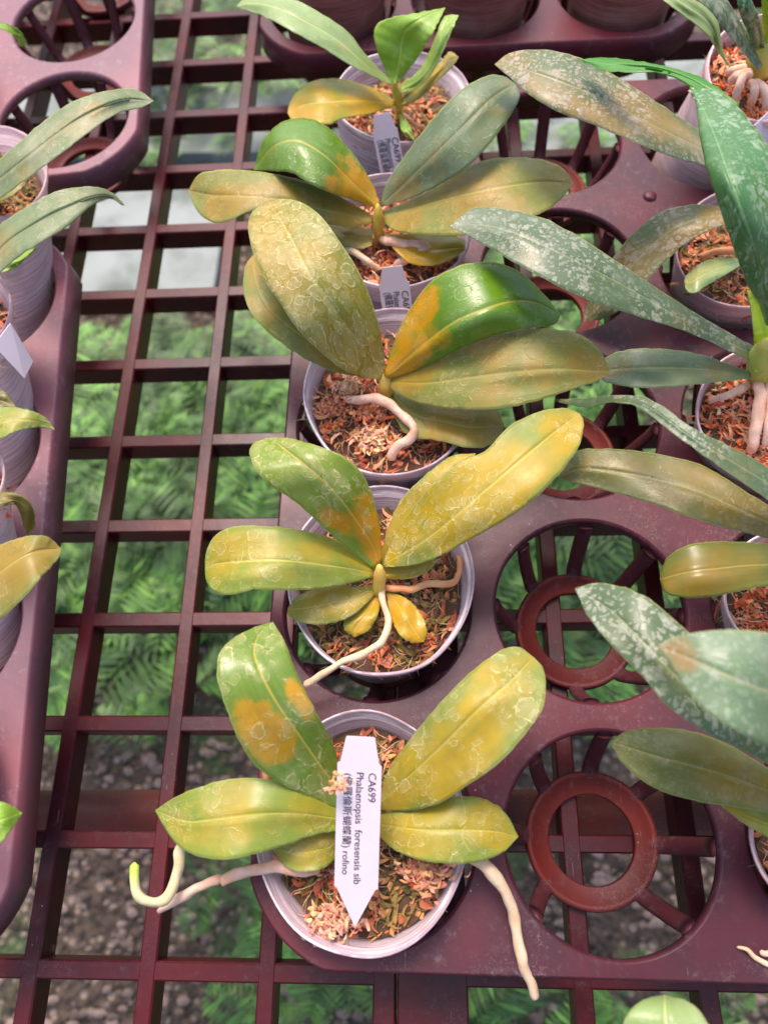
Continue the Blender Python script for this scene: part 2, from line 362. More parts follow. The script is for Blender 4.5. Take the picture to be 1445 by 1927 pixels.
# ---------------------------------------------------------------- trays
PT = .0904; ZT = .042; HR = .0396
def tray_deck(cells, corner, name_parent, mat, th=.0022):
    """cells: set of (i,j); corner: dict cell -> (sx,sy) rounded outward quadrant; local coordinates, hole (0,0) at origin"""
    V, F = [], []
    N = 64
    skirtV, skirtF = [], []
    for (i, j) in sorted(cells):
        cx, cy = i * PT, j * PT
        rings = [[], [], [], []]
        outer = []
        for k in range(N):
            a = 2 * math.pi * (k + .5) / N; ca, sa = math.cos(a), math.sin(a)
            h = PT / 2; m = h / max(abs(ca), abs(sa)); ro = m
            q = corner.get((i, j))
            if q:
                sx, sy = q
                if ca * sx > 0 and sa * sy > 0: ro = min(m, .0478)
            hx = HR
            rings[0].append((cx + ca * (hx + .0004), cy + sa * (hx + .0004), ZT - .0060))
            rings[1].append((cx + ca * hx, cy + sa * hx, ZT - .0014))
            rings[2].append((cx + ca * (hx + .0014), cy + sa * (hx + .0014), ZT))
            rings[3].append((cx + ca * ro, cy + sa * ro, ZT))
            outer.append((ca, sa, ro))
        b = len(V)
        for r in rings: V += r
        for r in range(3):
            for k in range(N):
                k2 = (k + 1) % N
                F.append((b + r * N + k, b + (r + 1) * N + k, b + (r + 1) * N + k2, b + r * N + k2))
        # corner fill: the square's corners are between samples
        q = corner.get((i, j))
        for c, (sx, sy) in enumerate(((1, 1), (-1, 1), (-1, -1), (1, -1))):
            if q and q == (sx, sy): continue
            k = int(N / 8 + c * N / 4) - 1; k2 = (k + 1) % N
            b2 = len(V); V.append((cx + sx * PT / 2, cy + sy * PT / 2, ZT))
            F.append((b + 3 * N + k, b2, b + 3 * N + k2))
    # outline: collect boundary edges on level ZT outer ring
    bm = bmesh.new()
    vs_ = [bm.verts.new(v) for v in V]
    for f in F:
        try: bm.faces.new([vs_[x] for x in f])
        except ValueError: pass
    bmesh.ops.remove_doubles(bm, verts=bm.verts, dist=.0002)
    edges = [e for e in bm.edges if e.is_boundary and all(abs(v.co.z - ZT) < 1e-5 for v in e.verts)]
    ccx = sum(c[0] for c in cells) / len(cells) * PT; ccy = sum(c[1] for c in cells) / len(cells) * PT
    nd = {}
    for e in edges:
        a, b_ = e.verts; fc_ = e.link_faces[0].calc_center_median() if e.link_faces else Vector((ccx, ccy, ZT))
        d = (b_.co - a.co); nn = Vector((d.y, -d.x, 0)).normalized()
        if nn.dot((a.co + b_.co) / 2 - fc_) < 0: nn = -nn
        for q_ in (a, b_):
            kk = (round(q_.co.x, 4), round(q_.co.y, 4)); nd[kk] = nd.get(kk, Vector()) + nn * d.length
    keys = list(nd)
    def outdir(v):
        kk = min(keys, key=lambda c: (v.co.x - c[0]) ** 2 + (v.co.y - c[1]) ** 2)
        return nd[kk].normalized()
    e2 = bmesh.ops.extrude_edge_only(bm, edges=edges)
    nv = [g for g in e2['geom'] if isinstance(g, bmesh.types.BMVert)]
    dirs = {v: outdir(v) for v in nv}
    for v in nv: v.co += dirs[v] * .0010 + Vector((0, 0, -.0010))
    ed = [g for g in e2['geom'] if isinstance(g, bmesh.types.BMEdge)]
    e3 = bmesh.ops.extrude_edge_only(bm, edges=ed)
    for v in [g for g in e3['geom'] if isinstance(g, bmesh.types.BMVert)]: v.co += outdir(v) * .0012 + Vector((0, 0, -.0150))
    bmesh.ops.recalc_face_normals(bm, faces=bm.faces)
    me = bpy.data.meshes.new('deck'); bm.to_mesh(me); bm.free()
    me.materials.append(mat)
    for p in me.polygons: p.use_smooth = abs(p.normal.z) < .9
    o = bpy.data.objects.new('deck', me); col.objects.link(o); o.parent = name_parent
    so_ = o.modifiers.new('thick', 'SOLIDIFY'); so_.thickness = .0012; so_.offset = -1
    return o
# one cup: ring on the bench + spokes
def ringmesh(ri, ro, z0, z1, N=48):
    V, F = [], []
    pr = [(ri, z0), (ri, z1 - .0006), (ri + .0006, z1), (ro - .0028, z1), (ro - .0024, z1 + .0012), (ro - .0006, z1 + .0012), (ro, z1 + .0004), (ro, z0)]
    for k in range(N):
        a = 2 * math.pi * k / N
        for r, z in pr: V.append((math.cos(a) * r, math.sin(a) * r, z))
    n = len(pr)
    for k in range(N):
        for p in range(n): F.append((k * n + p, ((k + 1) % N) * n + p, ((k + 1) % N) * n + (p + 1) % n, k * n + (p + 1) % n))
    return V, F
rv, rf = ringmesh(.0180, .0276, .0008, .0040)
ring_me = None; spoke_me = None
def spoke_mesh():
    V, F = [], []
    # a rounded bar from the ring up to the hole's edge
    path = [Vector((.0262, 0, .0035)), Vector((.0300, 0, .0075)), Vector((.0365, 0, .027)), Vector((.0388, 0, .0375))]
    P = cr(path, 10); n = 8
    for i, p in enumerate(P):
        for k in range(n):
            a = 2 * math.pi * k / n
            V.append((p.x + math.cos(a) * .0017, math.sin(a) * .0036, p.z + math.cos(a) * -.0008))
    for i in range(9):
        for k in range(n): F.append((i * n + k, i * n + (k + 1) % n, (i + 1) * n + (k + 1) % n, (i + 1) * n + k))
    F.append(tuple(range(n))); F.append(tuple(9 * n + k for k in range(n - 1, -1, -1)))
    return V, F
def make_cup(parent, cx, cy, ang0, skip=()):
    global ring_me, spoke_me
    if ring_me is None:
        o = mesh_obj('pot_cup', rv, rf, M_CUP, parent); ring_me = o.data
    else:
        o = bpy.data.objects.new('pot_cup', ring_me); col.objects.link(o); o.parent = parent
    o.location = (cx, cy, 0)
    for k in range(8):
        if k in skip: continue
        if spoke_me is None:
            sv, sf = spoke_mesh(); s = mesh_obj('spoke', sv, sf, M_SPOKE, o); spoke_me = s.data
        else:
            s = bpy.data.objects.new('spoke', spoke_me); col.objects.link(s); s.parent = o
        s.rotation_euler = (0, 0, math.radians(ang0 + 45 * k))
def tray(label, origin, rotz, cells, corner, mat, cup_cells=None, ang0=0, skips={}):
    t = thing('pot_tray', label, 'pot tray', origin, 'plastic pot trays on the bench', rotz)
    tray_deck(cells, corner, t, mat)
    for c in sorted(cup_cells if cup_cells is not None else cells):
        make_cup(t, c[0] * PT, c[1] * PT, ang0, skips.get(c, ()))
    return t
main = tray('maroon pot tray holding the middle row of golden orchids, two empty holes at right', (-.0235, .0022, .0), math.radians(-.6),
     {(i, j) for i in range(3) for j in range(5)}, {(0, 0): (-1, -1), (0, 4): (-1, 1), (2, 0): (1, -1), (2, 4): (1, 1)}, M_TRAY, ang0=-3, skips={(1, 0): (6,), (1, 1): (5,)})
# knob and worn tip on the deck
def disc(name, r, h, mat, parent, loc, n=24):
    V = [(0, 0, h)]; F = []
    pr = [(r * .5, h * .97), (r * .8, h * .75), (r, h * .2), (r * 1.05, -.0004)]
    for rr, z in pr:
        for k in range(n): a = 2 * math.pi * k / n; V.append((rr * math.cos(a), rr * math.sin(a), z))
    for k in range(n): F.append((0, 1 + k, 1 + (k + 1) % n))
    for q in range(3):
        for k in range(n): F.append((1 + q * n + k, 1 + (q + 1) * n + k, 1 + (q + 1) * n + (k + 1) % n, 1 + q * n + (k + 1) % n))
    o = mesh_obj(name, V, F, mat, parent); o.location = loc; return o
def rel(p, t): return t.matrix_basis.inverted() @ p
disc('knob', .0036, .0018, M_TRAY, main, rel(U(1222, 370, ZT), main))
eA, eB = U(129, 480, ZT), U(18, 1640, ZT)
lt = math.atan2(-(eA.x - eB.x), eA.y - eB.y)
low0 = U(10, 1560, ZT)
def fromedge(px, py, i_off):  # hole centre whose right deck edge passes (px,py)
    e = U(px, py, ZT); return e
e0 = U(24, 1560, ZT)
ax = Vector((math.cos(lt), math.sin(lt), 0)); ay = Vector((-math.sin(lt), math.cos(lt), 0))
# lower left tray: right edge through e0, bottom corner near (0,1860)
lc = Vector((e0.x, e0.y, 0)) - ax * (PT / 2) - ay * .0040
tray('dusty mauve pot tray along the lower left edge, its corner rounded', (lc.x, lc.y, 0), lt, {(i, j) for i in (-1, 0) for j in range(4)}, {(0, 0): (1, -1), (0, 3): (1, 1)}, M_TRAY2, ang0=10)
# upper left tray
hc = U(118, 222, ZT)
lt2 = math.radians(5.5)
tray('dusty mauve pot tray in the top left corner with two empty barred cups', (hc.x, hc.y, 0), lt2, {(i, j) for i in (-1, 0) for j in range(3)}, {(0, 0): (1, -1), (0, 2): (1, 1)}, M_TRAY2, ang0=15)
# far tray at the top
fc = U(1330, 62, ZT)
tray('maroon pot tray at the top edge with the backs of four pots showing', (fc.x - PT * .5, fc.y + PT * .5, 0), 0, {(i, j) for i in range(-2, 1) for j in range(2)}, {(0, 0): (1, -1), (-2, 0): (-1, -1)}, M_TRAY, ang0=5)

# ---------------------------------------------------------------- plants
def make_leaf(parent, L, R, M=None, z=(.07, .09, .08), roll=0.0, mat='gold', groove=.0007, arch=.0009, roof=.0014, wav=.0016, th=.0010, label=None):
    nu, nv = 44, 23
    l = cr([Vector((*p, 0)) for p in L], nu); r = cr([Vector((*p, 0)) for p in R], nu)
    if M: m = cr([Vector((*p, 0)) for p in M], nu)
    else: m = [(a + b) / 2 for a, b in zip(l, r)]
    top, V, UV = [], [], []
    sd = random.random() * 100
    for ee in (l, r):
        for i in range(2, nu - 2): ee[i] = ee[i] + Vector((noise.noise(Vector((i * .55 + sd, 1, 0))), noise.noise(Vector((i * .55 + sd, 7, 0))), 0)) * 2.2
        sd += 3.3
    wid = [(a - b).length for a, b in zip(l, r)]; wm = max(wid)
    ws = min(1.4, wm / 150)
    for i in range(nu):
        t = i / (nu - 1); zc = prof(z, t)
        for j in range(nv):
            s = -1 + 2 * j / (nv - 1)
            s = math.copysign(abs(s) ** 1.15, s)
            a = abs(s)
            p = m[i].lerp(l[i], a) if s < 0 else m[i].lerp(r[i], a)
            k = wid[i] / wm if wm else 0
            dz = (groove * (1 - math.exp(-(s / .075) ** 2)) - arch * s * s - roof * math.sqrt(s * s + .006)) * k * ws
            dz += -roll * s * k
            dz += wav * noise.noise(Vector((t * 3 + sd, s * 1.2, 0))) * k + wav * .6 * a * math.sin(t * 11 + sd + (2 if s > 0 else 0)) * k
            top.append(U(p.x, p.y, zc + dz)); UV.append((t, (s + 1) / 2))
    nt = len(top)
    def nrm(i, j):
        g = lambda a, b: top[max(0, min(nu - 1, a)) * nv + max(0, min(nv - 1, b))]
        n = (g(i + 1, j) - g(i - 1, j)).cross(g(i, j + 1) - g(i, j - 1))
        if n.length < 1e-12: return Vector((0, 0, 1))
        n.normalize(); return n if n.z > 0 else -n
    bot = []
    for i in range(nu):
        for j in range(nv):
            s = UV[i * nv + j][1] * 2 - 1
            q = th * math.sqrt(max(.04, 1 - s * s))
            if i == nu - 1: q *= .2
            bot.append(top[i * nv + j] - nrm(i, j) * q)
    V = top + bot; UV = UV + UV; F = []
    for i in range(nu - 1):
        for j in range(nv - 1):
            a = i * nv + j; F.append((a, a + 1, a + nv + 1, a + nv)); F.append((nt + a, nt + a + nv, nt + a + nv + 1, nt + a + 1))
        a = i * nv; F.append((a, a + nv, nt + a + nv, nt + a)); a = i * nv + nv - 1; F.append((a + nv, a, nt + a, nt + a + nv))
    for j in range(nv - 1):
        F.append((j + 1, j, nt + j, nt + j + 1)); a = (nu - 1) * nv + j; F.append((a, a + 1, nt + a + 1, nt + a))
    o = mesh_obj('leaf', V, F, ML[mat] if isinstance(mat, str) else mat, parent, uvs=UV, world=True)
    if label: o['label'] = label
    bm = bmesh.new(); bm.from_mesh(o.data); bmesh.ops.recalc_face_normals(bm, faces=bm.faces); bm.to_mesh(o.data); bm.free()
    return o
def make_root(parent, pts, r, mat=None, name='root', seg=48):
    """pts: (px,py,z); r: radii in metres"""
    P = [U(*p) for p in pts]
    V, F, UV = tube(P, r, 12, seg)
    s = random.random() * 50
    V2 = [v + Vector((noise.noise(v * 160 + Vector((s, 0, 0))), noise.noise(v * 160 + Vector((0, s, 0))), noise.noise(v * 160 + Vector((0, 0, s))))) * .0009 for v in V]
    return mesh_obj(name, V2, F, mat or M_ROOT, parent, uvs=UV, world=True)
def make_stem(parent, pts, r, mat=None):
    r = list(r) * (3 if len(r) == 1 else 1); r[-1] *= .45
    P = [U(*p) for p in pts]; V, F, UV = tube(P, r, 16, 24)
    V = [v + Vector((noise.noise(v * 120), noise.noise(v * 120 + Vector((9, 0, 0))), 0)) * .0007 for v in V]
    return mesh_obj('stem', V, F, mat or M_STEM, parent, uvs=UV, world=True)
MC_RUST = [(.62, .15, .05), (.74, .28, .14), (.42, .08, .03), (.78, .38, .22), (.52, .20, .06), (.30, .06, .03)]
MC_MIX = [(.52, .13, .05), (.17, .13, .02), (.68, .28, .15), (.30, .07, .03), (.13, .09, .02), (.56, .26, .09), (.60, .18, .08), (.26, .17, .04)]
MC_RED = [(.70, .17, .06), (.78, .27, .12), (.60, .10, .03), (.74, .36, .20), (.48, .09, .03)]
def make_pot(parent, c, rx, ry, zr, base, pmat, soil=.011, cols=MC_MIX, flakes=420, tufts=(), wob=.012, rbot=.027, zb=.006):
    """c,rx,ry: the rim's ellipse in photo pixels at height zr; base: world xy of the pot's foot"""
    N = 72; nr = 14; V, F, UV = [], [], []
    sd = random.random() * 100
    rim = []
    for k in range(N):
        a = 2 * math.pi * k / N
        f = 1 + wob * noise.noise(Vector((math.cos(a) * 1.6 + sd, math.sin(a) * 1.6, 0))) * 2
        zz = zr + .0022 * noise.noise(Vector((math.cos(a) * 1.3, math.sin(a) * 1.3 + sd, 3)))
        rim.append(U(c[0] + rx * f * math.cos(a), c[1] - ry * f * math.sin(a), zz))
    foot = [Vector((base[0] + rbot * math.cos(2 * math.pi * k / N), base[1] + rbot * math.sin(2 * math.pi * k / N), zb)) for k in range(N)]
    cen = sum(rim, Vector()) / N
    def wall(k, d, off=0.0):   # d: 0 rim .. 1 foot
        p = rim[k].lerp(foot[k], d); cc = cen.lerp(Vector((base[0], base[1], zb)), d)
        o = (p - cc); o.z = 0
        return p - o.normalized() * off
    ds = [0, .012, .03, .055, .06, .1, .16, .24, .34, .46, .6, .74, .88, 1.0]
    offs = [.0002, .0, -.0002, .0, .0008, .0008, .001, .0006, .001, .0008, .001, .0008, .001, .001]
    for d, of in zip(ds, offs):
        for k in range(N): V.append(wall(k, d, of)); UV.append((k / N * 2 if k < N / 2 else 2 - k / N * 2, d))
    for d, of in reversed(list(zip(ds, offs))):
        for k in range(N): V.append(wall(k, d, of + .0008)); UV.append((k / N * 2 if k < N / 2 else 2 - k / N * 2, d))
    nr = len(ds) * 2
    for i in range(nr - 1):
        for k in range(N): F.append((i * N + k, i * N + (k + 1) % N, (i + 1) * N + (k + 1) % N, (i + 1) * N + k))
    for k in range(N): F.append(((nr - 1) * N + k, (nr - 1) * N + (k + 1) % N, (k + 1) % N, k))
    # foot disc
    fi = len(V); V.append(Vector((base[0], base[1], zb + .0005))); UV.append((0, 1))
    for k in range(N): F.append((fi, (len(ds) - 1) * N + k, (len(ds) - 1) * N + (k + 1) % N))
    # the loop of ds=1 in and out are joined already
    po = mesh_obj('pot', V, F, pmat, parent, uvs=UV, world=True)
    bm = bmesh.new(); bm.from_mesh(po.data); bmesh.ops.recalc_face_normals(bm, faces=bm.faces); bm.to_mesh(po.data); bm.free()
    # moss
    V, F, C = [], [], []
    sdep = soil / max(.01, (zr - zb))
    edge = [wall(k, sdep, .0022) for k in range(N)]; sc_ = sum(edge, Vector()) / N
    rings = 16
    def surf(k, q):
        p = sc_.lerp(edge[k % N], q); h = .004 * (1 - q * q)
        p = p + Vector((0, 0, h + .0028 * noise.noise(p * 130) + .0015 * noise.noise(p * 420)))
        return p
    for i in range(1, rings + 1):
        for k in range(N): V.append(surf(k, i / rings)); C.append((.09, .045, .02))
    V.append(surf(0, 0)); C.append((.09, .045, .02)); ci = len(V) - 1
    for k in range(N): F.append((ci, k, (k + 1) % N))
    for i in range(rings - 1):
        for k in range(N): F.append((i * N + k, (i + 1) * N + k, (i + 1) * N + (k + 1) % N, i * N + (k + 1) % N))
    def flake(p, ln, wd, tilt, colr, az=None):
        az = random.random() * 6.283 if az is None else az
        d = Vector((math.cos(az) * math.cos(tilt), math.sin(az) * math.cos(tilt), math.sin(tilt)))
        s = d.cross(Vector((random.uniform(-.5, .5), random.uniform(-.5, .5), 1))).normalized(); up = s.cross(d).normalized()
        b = len(V); n = 5; bend = random.uniform(-.5, .9)
        for i in range(n):
            t = i / (n - 1); q = p + d * ln * t + up * (ln * bend * t * (1 - t) * 1.2 - ln * .35 * t * t * (bend > 0)) + s * (ln * .18 * math.sin(t * 4 + az))
            ww = wd * (.5 + 1.2 * t * (1 - t) * 2) * (1 if i < n - 1 else .25)
            V.append(q + s * ww / 2); V.append(q + up * wd * .25); V.append(q - s * ww / 2)
            v = random.uniform(.8, 1.15)
            for _ in range(3): C.append(tuple(min(1, x * v * 1.25) for x in colr))
        for i in range(n - 1):
            F.append((b + i * 3, b + i * 3 + 3, b + i * 3 + 4, b + i * 3 + 1)); F.append((b + i * 3 + 1, b + i * 3 + 4, b + i * 3 + 5, b + i * 3 + 2))
    for _ in range(flakes):
        q = math.sqrt(random.random()) * .97; k = random.randrange(N); p = surf(k, q)
        # colour drifts in patches
        pn = noise.noise(p * 75 + Vector((sd, 0, 0))) * .5 + .5
        ci_ = min(len(cols) - 1, max(0, int((pn * 1.3 - .15 + random.uniform(-.28, .28)) * len(cols))))
        flake(p + Vector((0, 0, -.0006)), random.uniform(.0025, .0085), random.choice((random.uniform(.0005, .0014), random.uniform(.0012, .0028))), random.uniform(-.1, .9), cols[ci_])
    for _ in range(flakes // 14):   # chunky clumps
        q = math.sqrt(random.random()) * .9; p0 = surf(random.randrange(N), q); tc_ = random.choice(cols); R_ = random.uniform(.0015, .0035)
        for _ in range(16):
            dd = Vector((random.gauss(0, .6), random.gauss(0, .6), abs(random.gauss(0, .5))))
            flake(p0 + dd * R_, random.uniform(.0015, .0035), random.uniform(.0006, .0018), random.uniform(-.6, 1.2), tuple(x * random.uniform(.6, 1.35) for x in tc_))
    for _ in range(flakes // 3):   # thin threads
        q = math.sqrt(random.random()) * .95; p = surf(random.randrange(N), q)
        flake(p + Vector((0, 0, .0006)), random.uniform(.006, .013), .0003, random.uniform(-.05, .4), random.choice([(.42, .30, .14), (.16, .15, .05), (.5, .3, .2)]))
    for (tx, ty, tz, tr, tc) in tufts:
        b0 = U(tx, ty, tz)
        for _ in range(int(130 * tr / .006)):
            dd = Vector((random.gauss(0, .55), random.gauss(0, .45), abs(random.gauss(0, .35))))
            hz = noise.noise(dd * 2.2 + Vector((tx, ty, 0)))
            flake(b0 + dd * tr * .9 - Vector((0, 0, .001)), random.uniform(.22, .6) * tr, random.uniform(.0004, .0017), random.uniform(-.5, 1.1), tuple(x * (1 + .5 * hz) * random.uniform(.75, 1.2) for x in tc))
    mo = mesh_obj('potting_moss', V, F, M_MOSS, parent, smooth=True, world=True)
    ca = mo.data.color_attributes.new('tint', 'FLOAT_COLOR', 'POINT')
    for i, cc in enumerate(C): ca.data[i].color = (*cc, 1)
    return po
def mw(i, j):   # world xy of a hole of the middle tray
    a = math.radians(-.6); x, y = i * PT, j * PT
    return (-.0235 + x * math.cos(a) - y * math.sin(a), .0022 + x * math.sin(a) + y * math.cos(a))
def lw(i, j, o=None, a=None):
    o = o or lc; a = lt if a is None else a; x, y = i * PT, j * PT
    return (o.x + x * math.cos(a) - y * math.sin(a), o.y + x * math.sin(a) + y * math.cos(a))
def plant(label, base): return thing('potted_orchid', label, 'orchid', (base[0], base[1], 0), 'potted orchids in the trays')

# --- bottom orchid
b = mw(0, 0); p = plant('golden-leaved orchid lowest in the middle row, white name tag across its crown', b)
make_pot(p, (681, 1570), 200, 234, .057, b, M_POT, soil=.0115, cols=MC_MIX, flakes=800,
         tufts=((622, 1735, .052, .0075, (.72, .33, .20)), (800, 1640, .056, .008, (.66, .28, .14)), (636, 1476, .093, .0032, (.80, .36, .18))))
make_leaf(p, [(648, 1520), (632, 1519), (585, 1502), (530, 1475), (480, 1440), (448, 1390), (425, 1330), (409, 1275), (413, 1230), (440, 1200), (475, 1182), (514, 1170)],
  [(652, 1490), (640, 1440), (622, 1390), (598, 1345), (572, 1295), (550, 1245), (535, 1205), (514, 1170)],
  [(650, 1505), (610, 1450), (560, 1378), (520, 1320), (492, 1268), (478, 1225), (490, 1190), (514, 1170)], (.062, .080, .098, .104, .094), mat='patch', roll=.002, label='green leaf with orange patches and round water stains')
make_leaf(p, [(645, 1562), (590, 1572), (540, 1590), (480, 1608), (420, 1618), (375, 1612), (340, 1595), (315, 1565), (292, 1525)],
  [(645, 1522), (590, 1490), (530, 1470), (470, 1464), (420, 1468), (370, 1483), (330, 1500), (292, 1525)],
  [(645, 1542), (560, 1532), (480, 1533), (400, 1543), (350, 1546), (292, 1525)], (.063, .074, .080, .076, .064), mat='lime')
make_leaf(p, [(640, 1605), (615, 1630), (575, 1641), (540, 1632), (512, 1598)], [(640, 1560), (590, 1566), (545, 1576), (512, 1598)], None, (.056, .062, .064, .060), mat='lime')
make_leaf(p, [(716, 1500), (722, 1470), (735, 1440), (780, 1380), (830, 1320), (885, 1265), (940, 1225), (975, 1217), (1003, 1236)],
  [(716, 1524), (760, 1526), (820, 1515), (880, 1478), (940, 1435), (985, 1385), (1020, 1335), (1027, 1285), (1020, 1255), (1003, 1236)],
  [(712, 1512), (760, 1470), (830, 1405), (900, 1335), (960, 1283), (1003, 1236)], (.062, .078, .092, .096, .088), mat='gold', roll=-.002)
make_leaf(p, [(705, 1535), (760, 1522), (820, 1508), (870, 1498), (920, 1507), (955, 1535), (975, 1575)],
  [(705, 1565), (740, 1598), (790, 1618), (850, 1626), (900, 1622), (945, 1605), (975, 1575)],
  [(705, 1550), (790, 1562), (870, 1563), (930, 1565), (975, 1575)], (.060, .068, .072, .070, .064), mat='lime')
make_stem(p, [(676, 1545, .044), (678, 1540, .052), (680, 1535, .060), (680, 1525, .066)], [.0050, .0052, .0050, .0042])
make_root(p, [(860, 1600, .056), (905, 1625, .060), (940, 1662, .057), (962, 1710, .051), (972, 1760, .047), (984, 1810, .044), (998, 1850, .040), (1010, 1880, .036)], [.0018, .0022, .0022, .0020, .0018, .0017, .0014])
make_root(p, [(600, 1640, .052), (555, 1636, .059), (505, 1632, .060), (450, 1645, .058), (414, 1660, .056)], [.0016, .0019, .0020, .0019, .0021], M_ROOTP)
make_root(p, [(420, 1652, .055), (395, 1660, .056), (355, 1685, .053), (322, 1700, .050), (298, 1716, .047)], [.0019, .0016, .0017, .0015, .0010], M_ROOTP)
make_root(p, [(420, 1560, .060), (360, 1570, .062), (339, 1602, .062), (334, 1645, .060), (318, 1685, .059), (290, 1700, .059), (264, 1686, .060), (253, 1655, .061), (254, 1622, .062)], [.0016, .0018, .0019, .0019, .0017], M_ROOTG)
make_root(p, [(530, 1480, .062), (508, 1478, .066), (502, 1458, .066), (503, 1438, .060), (510, 1410, .05)], [.0017], M_ROOTO)

# --- fourth orchid
b = mw(0, 1); p = plant('orchid with a fan of seven yellow-green leaves, directly above the tagged bottom one', b)
make_pot(p, (717, 1092), 177, 180, .057, b, M_POT, soil=.012, cols=MC_MIX, flakes=750)
make_leaf(p, [(704, 1070), (670, 1045), (630, 1012), (590, 975), (550, 940), (510, 915), (482, 885), (470, 855), (478, 832), (505, 824)],
  [(720, 1055), (716, 1000), (706, 950), (690, 905), (660, 868), (615, 845), (560, 828), (530, 823), (505, 824)],
  [(712, 1062), (700, 1025), (663, 969), (623, 919), (573, 874), (523, 835), (505, 824)], (.066, .082, .100, .108, .100), mat='limeor', roll=-.001, label='glossy lime leaf turning orange at its base')
make_leaf(p, [(716, 1050), (728, 1000), (755, 940), (805, 890), (850, 858), (895, 853)], [(722, 1062), (800, 1010), (860, 930), (895, 853)], None, (.062, .074, .084, .084), mat='gold')
make_leaf(p, [(716, 1066), (770, 1060), (830, 1050)], [(716, 1088), (760, 1090), (800, 1078), (830, 1050)], None, (.060, .062, .064), mat='gold')
make_leaf(p, [(720, 1055), (732, 1030), (750, 991), (810, 915), (870, 868), (915, 847), (960, 800), (1020, 773), (1065, 768), (1090, 778)],
  [(720, 1068), (775, 1064), (820, 1050), (895, 1010), (970, 966), (1030, 916), (1080, 856), (1096, 816), (1098, 792), (1090, 778)],
  [(718, 1064), (810, 1010), (916, 921), (981, 865), (1050, 808), (1090, 778)], (.064, .080, .096, .104, .104, .098), mat='gold', roll=-.001)
make_leaf(p, [(702, 1086), (650, 1100), (600, 1108), (540, 1111), (480, 1110), (430, 1120), (400, 1112), (388, 1090), (386, 1073)],
  [(702, 1068), (680, 1050), (640, 1020), (580, 1000), (500, 990), (440, 991), (405, 1008), (388, 1040), (386, 1073)],
  [(702, 1078), (620, 1065), (530, 1055), (440, 1058), (400, 1063), (386, 1073)], (.064, .076, .086, .086, .076), mat='lime', wav=.002)
make_leaf(p, [(712, 1112), (680, 1145), (650, 1165), (610, 1175), (570, 1172), (545, 1160), (541, 1145)], [(712, 1098), (670, 1105), (635, 1096), (600, 1105), (560, 1122), (541, 1145)], None, (.056, .062, .064, .062), mat='gold')
make_leaf(p, [(718, 1120), (712, 1155), (695, 1185), (668, 1199)], [(708, 1118), (680, 1145), (650, 1165), (648, 1185), (668, 1199)], None, (.054, .058, .056), mat='orange')
make_leaf(p, [(734, 1112), (770, 1130), (795, 1160), (803, 1190), (797, 1208)], [(726, 1115), (735, 1160), (752, 1195), (775, 1210), (797, 1208)], None, (.054, .058, .055), mat='orange')
make_stem(p, [(716, 1125, .046), (714, 1112, .053), (713, 1096, .060), (713, 1078, .065), (714, 1060, .069)], [.0026, .0028, .0027, .0027, .0026], M_STEMP)
make_root(p, [(712, 1108, .054), (735, 1106, .056), (772, 1109, .057), (805, 1100, .057), (842, 1099, .057), (864, 1082, .055), (862, 1045, .050)], [.0012, .0015, .0015, .0014, .0013], M_ROOTO)
make_root(p, [(716, 1105, .056), (722, 1135, .058), (730, 1168, .058), (722, 1202, .058), (680, 1230, .060), (635, 1250, .061), (605, 1270, .060), (572, 1293, .055)], [.0015, .0014, .0015, .0014, .0013])
# --- third orchid
b = mw(0, 2); p = plant('orchid with broad water-stained olive leaves and one curled pink root over rust moss', b)
make_pot(p, (735, 737), 164, 158, .060, b, M_POT, soil=.012, cols=MC_RUST, flakes=700,
   tufts=((655, 730, .058, .0065, (.74, .38, .22)), (700, 830, .054, .007, (.72, .40, .22)), (690, 775, .054, .006, (.66, .22, .10)), (630, 770, .054, .006, (.58, .2, .1))))
make_leaf(p, [(716, 712), (650, 705), (600, 688), (550, 660), (505, 625), (470, 585), (458, 540), (462, 500), (478, 478)], [(720, 700), (650, 650), (580, 600), (530, 560), (500, 510), (478, 478)], None, (.062, .076, .088, .094, .088), mat='olive')
make_leaf(p, [(716, 714), (680, 708), (640, 692), (600, 660), (560, 620), (530, 575), (500, 530), (478, 480), (467, 430), (475, 398), (505, 380)],
  [(726, 700), (722, 660), (712, 610), (697, 560), (672, 505), (640, 455), (605, 408), (570, 382), (535, 374), (505, 380)],
  [(722, 708), (690, 660), (640, 600), (583, 518), (553, 458), (523, 405), (505, 380)], (.068, .088, .108, .118, .118, .108), mat='olivespot', label='broad olive leaf covered in water stains')
make_leaf(p, [(738, 730), (800, 745), (870, 765), (930, 768), (948, 800)], [(735, 745), (748, 795), (772, 822), (812, 827), (845, 834), (875, 842), (912, 841), (940, 826), (948, 800)], None, (.058, .062, .066, .062), mat='olive', wav=.002)
make_leaf(p, [(722, 706), (735, 660), (755, 610), (785, 560), (820, 522), (870, 498), (925, 493), (975, 510), (1020, 550), (1055, 592)],
  [(732, 712), (770, 702), (820, 680), (870, 655), (930, 632), (990, 618), (1040, 612), (1055, 592)],
  [(726, 710), (790, 655), (850, 610), (905, 585), (960, 568), (1010, 570), (1055, 592)], (.070, .088, .106, .106, .092), mat='green', roll=.006, arch=.0045, label='glossy green leaf, orange at its base')
make_leaf(p, [(728, 714), (770, 690), (820, 665), (880, 640), (950, 622), (1020, 618), (1080, 625), (1120, 650), (1140, 680), (1148, 701)],
  [(728, 724), (755, 745), (800, 762), (860, 770), (930, 770), (1000, 757), (1070, 735), (1120, 718), (1148, 701)],
  [(728, 718), (800, 722), (880, 712), (960, 702), (1050, 696), (1148, 701)], (.066, .080, .090, .092, .086), mat='olive', roll=.003)
